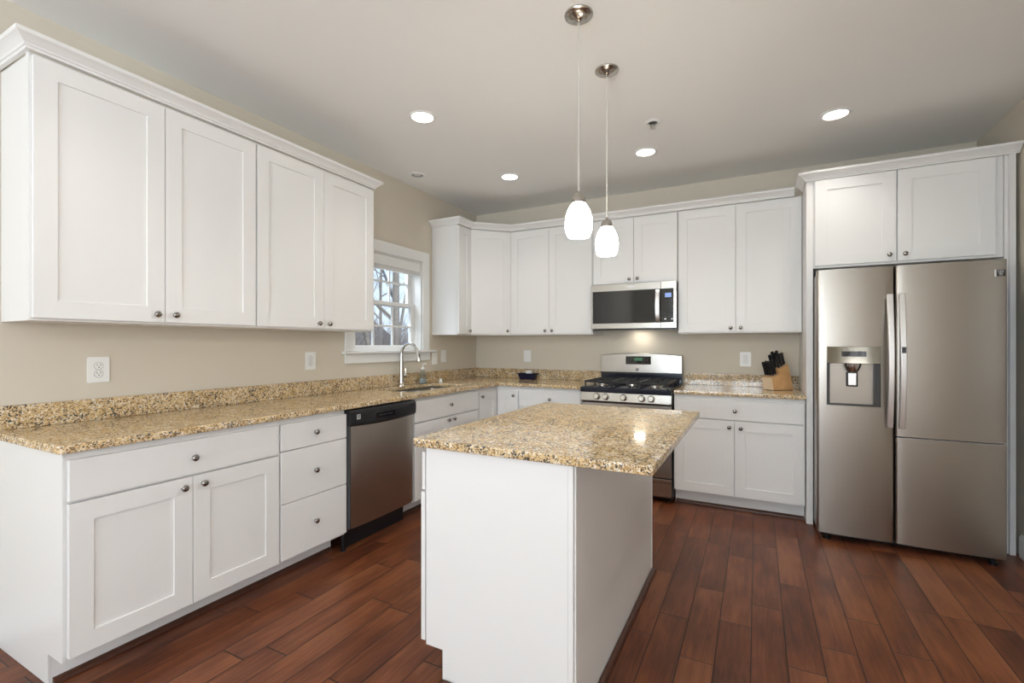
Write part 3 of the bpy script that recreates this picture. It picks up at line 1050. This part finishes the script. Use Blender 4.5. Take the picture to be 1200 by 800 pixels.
# burners and grates
for bx_, by_, br in ((.155, -.54, .042), (.155, -.24, .034), (.378, -.39, .048), (.602, -.54, .046), (.602, -.24, .036)):
    b_ = MB().lathe([(0, .9195), (br + .012, .9195), (br + .010, .928), (br, .931), (br, .938)], (bx_, by_, 0), 24).build('burner', 'chrome', t)
    MB().lathe([(br - .004, .9385), (br, .940), (br, .946), (br - .006, .950), (0, .951)], (bx_, by_, 0), 24).build('burner_cap', 'iron', b_)
def grate(x0, x1, cx):
    g = MB()
    y0, y1 = -.665, -.115
    zb, zt = .950, .968
    for y in (y0, y1 - .012):
        g.box(x0, x1, y, y + .012, zb, zt)
    for x in (x0, x1 - .012):
        g.box(x, x + .012, y0 + .012, y1 - .012, zb, zt)
    g.box(x0 + .012, x1 - .012, -.396, -.384, zb, zt)
    for yc in (-.54, -.24):
        g.box(cx - .005, cx + .005, yc - .11, yc - .03, zb + .001, zt - .001)
        g.box(cx - .005, cx + .005, yc + .03, yc + .11, zb + .001, zt - .001)
        g.box(x0 + .012, cx - .03, yc - .005, yc + .005, zb + .001, zt - .001)
        g.box(cx + .03, x1 - .012, yc - .005, yc + .005, zb + .001, zt - .001)
    for x in (x0, x1 - .014):
        for y in (y0, -.397, y1 - .014):
            g.box(x + .001, x + .013, y + .001, y + .013, .9195, zb)
    g.build('grate', 'iron', t, bevel=.002)
grate(.03, .262, .155)
grate(.266, .492, .378)
grate(.496, .728, .602)

# ------------------------------------------------------------------ microwave
t = thing('microwave', 'stainless over-the-range microwave with black glass door below a short cabinet', 'microwave', (1.490, 0, 1.408))
mw, mh = .750, .413
MB().box(.0, mw, -.372, -.004, .012, mh).build('body', 'black', t, bevel=.002)
MB().box(.01, mw - .01, -.37, -.335, .0, .0115).box(.01, mw - .01, -.335, -.03, .0107, .0115).build('vent_base', 'black', t)
# stainless door with glass and control side panel
dd = MB()
fx0, fx1 = .0, .622
dd.box(fx0, fx1, -.400, -.3725, .0125, .060).box(fx0, fx1, -.400, -.3725, .350, mh).box(fx0, fx0 + .016, -.400, -.3725, .060, .350)
dw = dd.build('door', 'steelh', t, bevel=.0015)
MB().box(.0165, fx1 - .0005, -.3985, -.3725, .0605, .3495).build('window_glass', 'blackgloss', dw)
cs = MB().box(fx1 + .002, mw, -.400, -.3725, .0125, .060).box(fx1 + .002, mw, -.400, -.3725, .350, mh).box(mw - .022, mw, -.400, -.3725, .060, .350).build('control_frame', 'steelh', t, bevel=.0015)
kp = MB().box(fx1 + .0025, mw - .0225, -.3985, -.3725, .0605, .3495).build('keypad', 'blackgloss', t)
MB().box(fx1 + .035, mw - .04, -.3995, -.3983, .275, .312).build('display', 'bluedisplay', kp)
for r_ in range(6):
    for c_ in range(3):
        MB().box(fx1 + .034 + c_ * .028, fx1 + .044 + c_ * .028, -.3993, -.3983, .245 - r_ * .028, .249 - r_ * .028).build('button', 'darkgrey', kp)
for c_ in range(2):
    MB().box(fx1 + .030 + c_ * .056, fx1 + .046 + c_ * .056, -.3993, -.3983, .085, .093).build('button', 'badge', kp)
hn = [(.590, -.402, .33)]
m = MB()
rows = []
for i in range(13):
    u = i / 12
    z = .066 + .278 * u
    y = -.402 - .028 * math.sin(math.pi * u) ** .6
    rows.append([m.bm.verts.new(p) for p in ((.578, y, z), (.584, y - .008, z), (.612, y - .008, z), (.618, y, z), (.612, y + .004, z), (.584, y + .004, z))])
for a, b in zip(rows, rows[1:]):
    for i in range(6):
        m.bm.faces.new((a[i], a[(i + 1) % 6], b[(i + 1) % 6], b[i]))
m.bm.faces.new(rows[0])
m.bm.faces.new(rows[-1])
m.build('door_handle', 'handle', dw)
MB().box(.33, .40, -.4005, -.3998, .378, .388).build('badge', 'badge', dw)
MB().box(.33, .43, -.13, -.08, .0094, .0106).build('cooktop_lamp', 'hoodglow', t)

# ------------------------------------------------------------------ refrigerator
t = thing('refrigerator', 'large stainless steel refrigerator with ice dispenser at the right wall', 'refrigerator', (3.203, 0, 0))
FW = .909
MB().box(.002, FW - .004, -.825, -.03, .03, 1.752).build('cabinet_body', 'sidegrey', t, bevel=.004)
MB().box(.02, FW - .02, -.80, -.79, .004, .03).build('base_grille', 'black', t)
for x in (.05, FW - .05):
    for y in (-.86, -.1):
        MB().lathe([(0, .001), (.022, .001), (.022, .012), (.012, .014), (.012, .045)], (x, y, 0), 14).build('foot', 'black', t)
MB().box(.006, FW - .006, -.836, -.826, .045, 1.745).build('gasket', 'darkgrey', t)
def curved_front(x0, x1, zs, hole=None, top=0):
    """door skin with rounded vertical edges, optional rectangular opening (xa, xb, za, zb, depth)"""
    yf, yb = -.906, -.837
    def fy(x):
        u = min(x - x0, x1 - x)
        r = .013
        e_ = .010 * (1 - (2 * (x - x0) / (x1 - x0) - 1) ** 2)
        if u >= r:
            return yf + .010 - e_
        return yf + .010 - e_ + r - math.sqrt(max(0, r * r - (r - u) ** 2))
    X = set([x0, x1])
    for k in (.0005, .002, .005, .009, .013):
        X.add(x0 + k)
        X.add(x1 - k)
    for k in range(1, 12):
        X.add(x0 + .013 + (x1 - x0 - .026) * k / 12)
    if hole:
        X.add(hole[0])
        X.add(hole[1])
        X = {x for x in X if not any(0 < abs(x - h_) < .004 for h_ in hole[:2])}
    X = sorted(X)
    Z = sorted(set(zs) | (set(hole[2:4]) if hole else set()))
    m = MB()
    g = {}
    for i, x in enumerate(X):
        for j_, z in enumerate(Z):
            g[i, j_] = m.bm.verts.new((x, fy(x), z))
    for i in range(len(X) - 1):
        for j_ in range(len(Z) - 1):
            xm, zm = (X[i] + X[i + 1]) / 2, (Z[j_] + Z[j_ + 1]) / 2
            if hole and hole[0] < xm < hole[1] and hole[2] < zm < hole[3]:
                continue
            m.bm.faces.new((g[i, j_], g[i + 1, j_], g[i + 1, j_ + 1], g[i, j_ + 1]))
    bl = {}
    for i, x in enumerate(X):
        for j_ in (0, len(Z) - 1):
            bl[i, j_] = m.bm.verts.new((x, yb, Z[j_]))
    for j_ in (0, len(Z) - 1):
        for i in range(len(X) - 1):
            m.bm.faces.new((g[i, j_], g[i + 1, j_], bl[i + 1, j_], bl[i, j_]))
    for i in (0, len(X) - 1):
        m.bm.faces.new([g[i, j_] for j_ in range(len(Z))] + [bl[i, len(Z) - 1], bl[i, 0]])
    m.bm.faces.new((bl[0, 0], bl[len(X) - 1, 0], bl[len(X) - 1, len(Z) - 1], bl[0, len(Z) - 1]))
    if hole:
        a, b, c_, d_, dep = hole
        ia, ib = X.index(a), X.index(b)
        jc, jd = Z.index(c_), Z.index(d_)
        yd = yf + dep
        for j_ in range(jc, jd):
            for i_, s_ in ((ia, a), (ib, b)):
                p, q = m.bm.verts.new((s_, yd, Z[j_])), m.bm.verts.new((s_, yd, Z[j_ + 1]))
                m.bm.faces.new((g[i_, j_], g[i_, j_ + 1], q, p))
        for i_ in range(ia, ib):
            for j_ in (jc, jd):
                p, q = m.bm.verts.new((X[i_], yd, Z[j_])), m.bm.verts.new((X[i_ + 1], yd, Z[j_]))
                m.bm.faces.new((g[i_, j_], g[i_ + 1, j_], q, p))
    bmesh.ops.remove_doubles(m.bm, verts=m.bm.verts, dist=.0001)
    return m
Lx0, Lx1 = -.007, .3955
Rx0, Rx1 = .4035, FW
ha, hb, hc, hd_ = .047, .330, .884, 1.264
ld = curved_front(Lx0, Lx1, [.048, 1.765], (ha, hb, hc, hd_, .064)).build('freezer_door', 'steel', t)
rd = curved_front(Rx0, Rx1, [.7105, 1.765]).build('fridge_door', 'steel', t)
ldr = curved_front(Rx0, Rx1, [.048, .7005]).build('lower_door', 'steel', t)
MB().box(Rx0 + .004, Rx1 - .004, -.902, -.84, .7010, .7035).build('door_lip', 'handle', ldr)
# dispenser
ds = MB().box(ha + .0005, hb - .0005, -.9075, -.845, 1.156, hd_ - .0005).build('dispenser_panel', steel('dispenser_panel_steel', (3, 3, 400), (.24, .225, .19), .08), ld, bevel=.002)
MB().box(.125, .256, -.9085, -.907, 1.200, 1.234).build('dispenser_display', 'blackgloss', ds)
cv = MB()
cv.box(ha + .001, hb - .001, -.8435, -.8405, hc + .001, 1.155)
cv.build('dispenser_recess', 'steel', ld)
MB().box(ha + .001, ha + .018, -.895, -.844, hc + .001, 1.155).box(hb - .028, hb - .001, -.895, -.844, hc + .001, 1.155).build('recess_side', 'darkgrey', ld)
MB().box(ha + .019, hb - .029, -.898, -.844, hc + .001, hc + .008).build('drip_tray', 'darkgrey', ld)
MB().lathe([(0, 1.155), (.046, 1.155), (.044, 1.135), (.034, 1.110), (.022, 1.100), (0, 1.099)], (.189, -.876, 0), 24).build('nozzle', 'chrome', ld)
MB().box(.158, .220, -.860, -.846, 1.005, 1.098).build('paddle_frame', 'black', ld, bevel=.004)
MB().box(.166, .212, -.868, -.8605, 1.013, 1.095).build('paddle', 'handle', ld, bevel=.004)
def bow_handle(x, par, z0, z1):
    m = MB()
    rows = []
    for i in range(21):
        u = i / 20
        z = z0 + (z1 - z0) * u
        bow = math.sin(math.pi * u)
        y = -.925 - .042 * bow
        h_ = .017
        rows.append([m.bm.verts.new(p) for p in ((x - h_, y, z), (x - h_ + .004, y - .009, z), (x + h_ - .004, y - .009, z), (x + h_, y, z), (x + h_ - .003, y + .010, z), (x - h_ + .003, y + .010, z))])
    for a, b in zip(rows, rows[1:]):
        for i in range(6):
            m.bm.faces.new((a[i], a[(i + 1) % 6], b[(i + 1) % 6], b[i]))
    m.bm.faces.new(rows[0])
    m.bm.faces.new(rows[-1])
    for z in (z0 + .008, z1 - .028):
        m.box(x - .010, x + .010, -.922, -.897, z, z + .02)
    return m.build('door_handle', 'handle', par, bevel=.0015)
bow_handle(.370, ld, .765, 1.588)
h2 = bow_handle(.428, rd, .762, 1.590)
MB().box(.418, .438, -.9775, -.9745, 1.225, 1.262).build('latch_button', 'darkgrey', h2)
bd = MB().box(.868 - .009, .868 + .028, -.9072, -.896, 1.668, 1.704).build('badge', 'slot', rd)
MB().box(.852, .8585, -.9074, -.896, 1.666, 1.706).build('badge_edge', 'badge', bd)
text_mesh('badge_lettering', 'KEN\nMO\nRE', .014, 'badge', bd, (.8775, -.9074, 1.686), (R(90), 0, 0), .0004)

# ------------------------------------------------------------------ knife block and knives
ang = math.atan2(.65, .76)
KB = Vector((2.965, -.335, CT1))
ux, uy = Vector((math.cos(ang), math.sin(ang), 0)), Vector((-math.sin(ang), math.cos(ang), 0))
t = thing('knife_block', 'light wooden knife block on the counter left of the refrigerator', 'knife block', KB, ang)
KW = .102
# profile along local x (front = low end at 0), local y = width 0..KW to the back left
prof = [(0, .0), (.186, .0), (.134, .204), (.046, .160), (.056, .124), (-.022, .098)]
MB().prism(prof, 0.0, KW, 'y').build('block', 'blockwood', t, loc=(0, 0, .0035), bevel=.003)
MB().box(.004, .178, .004, KW - .004, .0005, .0033).build('base_pad', 'black', t)
lean = Vector((-.27, 0, .963)).normalized()
MB().prism([(-.0035, .0), (-.0005, .0), (-.0225, .0975), (-.0255, .0975)], .0005, KW - .0005, 'y').build('front_face', 'palewood', t, loc=(0, 0, .0035))  # thin strip over the front, paler than the rest of the block
def knife(name, lx, ly, lz, length, rad, label, group, steelb):
    o = thing(name, label, 'knife', KB + ux * lx + uy * ly + Vector((0, 0, lz + .0055)), ang, group)
    xa = Vector((0, 0, 1)).cross(lean)
    m = MB()
    rows = []
    for u, rw, rt in ((0, .8, .9), (.08, .95, 1), (.3, .85, 1), (.55, .95, 1), (.8, 1.15, 1), (.94, 1.2, .95), (1, .8, .7)):
        c_ = lean * (length * u + .008)
        tx = Vector((lean.z, 0, -lean.x))
        rows.append([m.bm.verts.new(c_ + tx * (rad * rw * math.cos(a)) + Vector((0, 1, 0)) * (rad * .62 * rt * math.sin(a))) for a in [2 * math.pi * k / 10 for k in range(10)]])
    for a, b in zip(rows, rows[1:]):
        for i in range(10):
            m.bm.faces.new((a[i], a[(i + 1) % 10], b[(i + 1) % 10], b[i]))
    m.bm.faces.new(rows[0])
    m.bm.faces.new(rows[-1])
    m.build('handle', 'knifeblack', o)
    m = MB()
    m.tube([lean * .0005, lean * .008], rad * .6, 8)
    m.build('bolster', 'blade', o)
    if steelb:
        m = MB()
        for u in (.3, .55, .8):
            c_ = lean * (length * u + .008)
            m.tube([c_ - Vector((0, rad * .66, 0)), c_ + Vector((0, rad * .66, 0))], .0018, 6)
        m.build('rivets', 'blade', o)
    return o
# lower tier: eight steak knives in two rows of four; its top runs from (-.018,.098) to (.056,.122)
for r_, (lx, lz) in enumerate(((.004, .1067), (.030, .1153))):
    for k in range(4):
        pos = ['right-hand', 'second from right', 'third from right', 'left-hand'][k]
        knife('steak_knife', lx, 0.014 + k * .0245, lz, .108, .0108, '%s steak knife in the %s row of the knife block lower step' % (pos, ['front', 'rear'][r_]), 'steak knives in the block', False)
# upper tier: top runs from (.048,.150) to (.124,.186)
for lx, ly, ln, rd_, lab in ((.062, .017, .100, .012, 'black kitchen knife at the front right of the block upper step'),
                             (.062, .051, .108, .013, 'black kitchen knife at the front middle of the block upper step'),
                             (.062, .085, .104, .012, 'black kitchen knife at the front left of the block upper step'),
                             (.090, .017, .102, .013, 'black kitchen knife in the middle right of the block upper step'),
                             (.090, .051, .112, .013, 'black kitchen knife in the very middle of the block upper step'),
                             (.090, .085, .116, .013, 'black kitchen knife in the middle left of the block upper step'),
                             (.117, .022, .094, .012, 'black kitchen knife at the rear right of the block upper step'),
                             (.117, .072, .110, .013, 'black kitchen knife at the rear left of the block upper step')):
    knife('kitchen_knife', lx, ly, .160 + (lx - .046) * .044 / .088 - .0005, ln, rd_, lab, 'kitchen knives in the block', True)

# ------------------------------------------------------------------ outlets and switches
def outlet(label, loc, rotz, kind, w=.088, h=.125, cat='outlet'):
    t = thing('wall_outlet' if kind == 'o' else 'light_switch', label, cat, loc, rotz, 'white wall plates')
    MB().prism(rrect(-w / 2, w / 2, -h / 2, h / 2, .006, 3), -.006, -.0005, 'y').build('plate', 'plate', t, bevel=.002)
    if kind == 'o':
        for z in (.019, -.019):
            r_ = MB().lathe([(0, -.0085), (.0158, -.0085), (.0168, -.0078), (.0168, -.006)], (0, 0, z), 20, 'y').build('receptacle', 'plate', t)
            rg = MB().lathe([(.0172, -.0066), (.0186, -.0066), (.0186, -.006), (.0172, -.006)], (0, 0, z), 20, 'y').build('receptacle_gap', 'sidegrey', r_)
            MB().box(-.0078, -.0056, -.0088, -.0084, z + .001, z + .009).box(.0056, .0078, -.0088, -.0084, z + .001, z + .009).lathe([(0, -.0088), (.0027, -.0088), (.0027, -.0084)], (0, 0, z - .0065), 10, 'y').build('slots', 'slot', r_)
        MB().lathe([(0, -.0075), (.003, -.007), (.003, -.006)], (0, 0, 0), 10, 'y').build('screw', 'badge', t)
    else:
        MB().box(-.0165, .0165, -.0085, -.006, -.033, .033).build('rocker', 'plate', t, bevel=.001)
    return t
outlet('white double outlet low on the left wall nearest the camera', (0, -3.473, 1.154), LR, 'o')
outlet('white double outlet on the left wall above the dishwasher counter', (0, -2.249, 1.16), LR, 'o')
outlet('white switch plate tucked beside the window apron', (0, -.787, 1.138), LR, 's', h=.12, cat='switch')
outlet('white wall plate between the window and the room corner', (0, -.636, 1.161), LR, 's', cat='switch')
outlet('white wall plate on the back wall above the navy dish', (.651, 0, 1.154), 0, 's', cat='switch')
outlet('white double outlet on the back wall left of the knife block', (2.758, 0, 1.15), 0, 'o')

# ------------------------------------------------------------------ ceiling fixtures
def downlight(x, y, label):
    t = thing('recessed_downlight', label, 'ceiling light', (x, y, H), 0, 'lit recessed ceiling lights')
    d = bpy.data.lights.new('beam', 'SPOT')
    d.energy = P_SPOT
    d.color = (1, .96, .90)
    d.spot_size = R(112)
    d.spot_blend = .9
    d.shadow_soft_size = .055
    o = bpy.data.objects.new('beam', d)
    COL.objects.link(o)
    o.location = (0, 0, -.012)
    o.parent = t
    MB().lathe([(.066, -.002), (.071, -.007), (.082, -.006), (.086, -.003), (.086, -.0005)], n=40).build('trim_ring', 'silvercord', t)
    MB().lathe([(0, -.0030), (.0655, -.0030), (.0655, -.0006), (0, -.0006)], n=40).build('lamp_lens', 'lampglow', t)
downlight(.928, -2.146, 'lit recessed light nearest the left wall cabinets')
downlight(.925, -.932, 'small lit recessed light near the room corner')
downlight(2.092, -.918, 'lit recessed light over the space before the microwave')
downlight(3.291, -.955, 'lit recessed light in front of the refrigerator cabinet')
downlight(3.27, -2.32, 'lit recessed light just above the top edge of the view, right of the pendants')
downlight(.93, -3.75, 'added unseen recessed light over the near end of the left counter')  # out of view, added for more light from overhead
downlight(3.27, -3.75, 'added unseen recessed light near the camera on the right side')  # also an unseen lamp added to strengthen the overhead light
t = thing('recessed_eyeball_light', 'unlit recessed light over the sink window', 'ceiling light', (.233, -1.338, H))
MB().lathe([(.050, -.004), (.055, -.008), (.070, -.006), (.074, -.0005)], n=32).build('trim_ring', 'silvercord', t)
MB().lathe([(0, -.0012), (.0495, -.0012), (.0495, -.0006), (0, -.0006)], n=24).build('recess', 'sidegrey', t)
MB().sphere((.012, -.014, -.002), .032, 1, 1, .3).build('lamp', 'badge', t)
t = thing('fire_sprinkler', 'small white fire sprinkler head on the ceiling', 'sprinkler', (2.235, -1.387, H))
MB().lathe([(.030, -.009), (.040, -.007), (.048, -.003), (.050, -.0005)], n=28).build('escutcheon', 'silvercord', t)
MB().lathe([(0, -.003), (.0295, -.003), (.0295, -.0008), (0, -.0008)], n=24).build('recess', 'darkgrey', t)
MB().tube([(-.012, 0, -.0035), (-.014, 0, -.028), (0, 0, -.040)], .0035, 8).tube([(.012, 0, -.0035), (.014, 0, -.028), (0, 0, -.040)], .0035, 8).build('frame', 'nickel', t)
MB().lathe([(0, -.045), (.018, -.045), (.018, -.041), (0, -.041)], n=16).build('deflector', 'nickel', t)

def pendant(x, y, label):
    t = thing('pendant_light', label, 'pendant light', (x, y, H), 0, 'pendant lights over the island')
    MB().lathe([(.0, -.034), (.006, -.034), (.011, -.031), (.016, -.027), (.021, -.024), (.034, -.021), (.046, -.017), (.053, -.013), (.056, -.010), (.062, -.008), (.0635, -.005), (.063, -.0005)], n=40).build('canopy', 'nickel', t)
    zc = 1.945 - H
    MB().tube([(0, 0, -.038), (0, 0, zc + .012)], .0032, 8).build('cord', 'cord', t)
    MB().lathe([(0, zc + .013), (.006, zc + .013), (.009, zc + .003), (.018, zc - .001), (.025, zc - .008), (.029, zc - .018), (.031, zc - .030), (.031, zc - .040), (.0, zc - .0405)], n=32).build('cap', 'nickel', t)
    s_ = MB()
    zt = 1.903 - H
    s_.lathe([(.030, zt), (.040, zt - .012), (.050, zt - .032), (.0575, zt - .058), (.0605, zt - .084), (.0595, zt - .110), (.0555, zt - .127), (.0495, zt - .142), (.0470, zt - .147), (.0455, zt - .144), (.0545, zt - .120), (.0575, zt - .084), (.047, zt - .03), (.028, zt - .002)], n=40)
    s_.build('glass_shade', 'opal', t)
pendant(2.140, -2.575, 'pendant light with white egg-shaped shade over the near half of the island')
pendant(2.131, -2.101, 'pendant light with white egg-shaped shade over the far half of the island')

# ------------------------------------------------------------------ garden seen through the window
random.seed(7)
g = MB()
def gz(x, y):
    return -.5 + .02 * max(0, -x - 3) + .15 * math.sin(x * .7) * math.cos(y * .5)
xs = [-.4 - i * 2.0 for i in range(28)]
ys = [-14 + i * 2.2 for i in range(32)]
grid = [[g.bm.verts.new((x, y, gz(x, y))) for y in ys] for x in xs]
for i in range(len(xs) - 1):
    for j_ in range(len(ys) - 1):
        g.bm.faces.new((grid[i][j_], grid[i + 1][j_], grid[i + 1][j_ + 1], grid[i][j_ + 1]))
struct(g.build('ground', 'litter'))
def tree(x, y, h, r, label, leanv=(0, 0), seed=0, lv=4, first=.22):
    rnd = random.Random(seed)
    m = MB()
    def grow(p, d, ln, r, lv):
        n = 4
        pts, rs = [p], [r]
        q = p.copy()
        dd_ = d.copy()
        for i in range(n):
            dd_ = (dd_ + Vector((rnd.uniform(-.12, .12), rnd.uniform(-.12, .12), rnd.uniform(-.02, .1)))).normalized()
            q = q + dd_ * ln / n
            pts.append(q.copy())
            rs.append(r * (1 - .5 * (i + 1) / n))
        m.tube(pts, rs, 7 if r > .05 else 4, cap=False)
        if lv <= 0:
            return
        for k in range(5 if lv < 4 else 9):
            u = rnd.uniform(first if lv >= 4 else .25, 1)
            idx = min(n - 1, int(u * n))
            b_ = pts[idx].lerp(pts[idx + 1], u * n - idx)
            a = rnd.uniform(0, 2 * math.pi)
            side = Vector((math.cos(a), math.sin(a), rnd.uniform(.1, .9))).normalized()
            grow(b_, (dd_ * .35 + side).normalized(), ln * rnd.uniform(.36, .6), rs[idx] * rnd.uniform(.3, .5), lv - 1)
    grow(Vector((0, 0, -.2)), Vector((leanv[0], leanv[1], 1)).normalized(), h, r, lv)
    return tag(m.build('bare_tree', 'bark', loc=(x, y, gz(x, y))), label, 'tree', 'bare trees outside the window')
tree(-8.0, 7.84, 9, .15, 'thick straight bare tree trunk in the right half of the window', seed=3)
tree(-6.6, 5.85, 8, .085, 'bare tree with a slim leaning trunk left of the thick trunk', (-.20, -.24), seed=11)
tree(-15.5, 16.3, 10, .10, 'thin bare tree farther back beyond the thick trunk', seed=5)
tree(-19, 18.6, 10, .11, 'thin bare tree farther back in the left half of the window', seed=8)
# bare brush and fallen branches on the slope
b_ = MB()
rnd = random.Random(4)
for k in range(5200):
    x = rnd.uniform(-15, -8)
    y0_ = -.8 + (-x) * 1.08
    y = y0_ + rnd.uniform(-4.5, 4.5)
    p = Vector((x, y, gz(x, y) - .05))
    d = Vector((rnd.uniform(-.8, .8), rnd.uniform(-.8, .8), rnd.uniform(.3, 1.0))).normalized()
    ln = rnd.uniform(1.4, 3.3)
    q = p + d * ln * .5 + Vector((rnd.uniform(-.1, .1), rnd.uniform(-.1, .1), .05))
    b_.tube([p, q, q + (d + Vector((rnd.uniform(-.5, .5), rnd.uniform(-.5, .5), rnd.uniform(-.3, .3)))) * ln * .5], [.014, .010, .004], 3, cap=False)
tag(b_.build('brush', 'twig'), 'tangle of bare brush on the slope outside the window', 'brush', kind='stuff')
# neighbouring house
t = thing('neighbour_house', 'distant house with a steep dark gable roof low in the window left half', 'house', (-27.5, 24.9, -.05), R(135))
MB().box(-4, 4, -2.8, 2.8, 0, 1.75).build('wall', 'siding', t, smooth=False)
MB().prism([(-3.05, 1.7), (3.05, 1.7), (0, 4.3)], -4.3, 4.3, 'x').build('roof', 'roof', t, smooth=False)
for y in (-1.4, 1.4):
    for x, a, b in ((4, .001, .04), (-4, -.04, -.001)):
        w_ = MB().box(x + a, x + b, y - .45, y + .45, .5, 1.4).build('window', 'whitetrim', t, smooth=False)
        MB().box(x + (b if x > 0 else a - .008), x + (b + .008 if x > 0 else a), y - .38, y + .38, .57, 1.33).build('pane', 'blackgloss', w_, smooth=False)
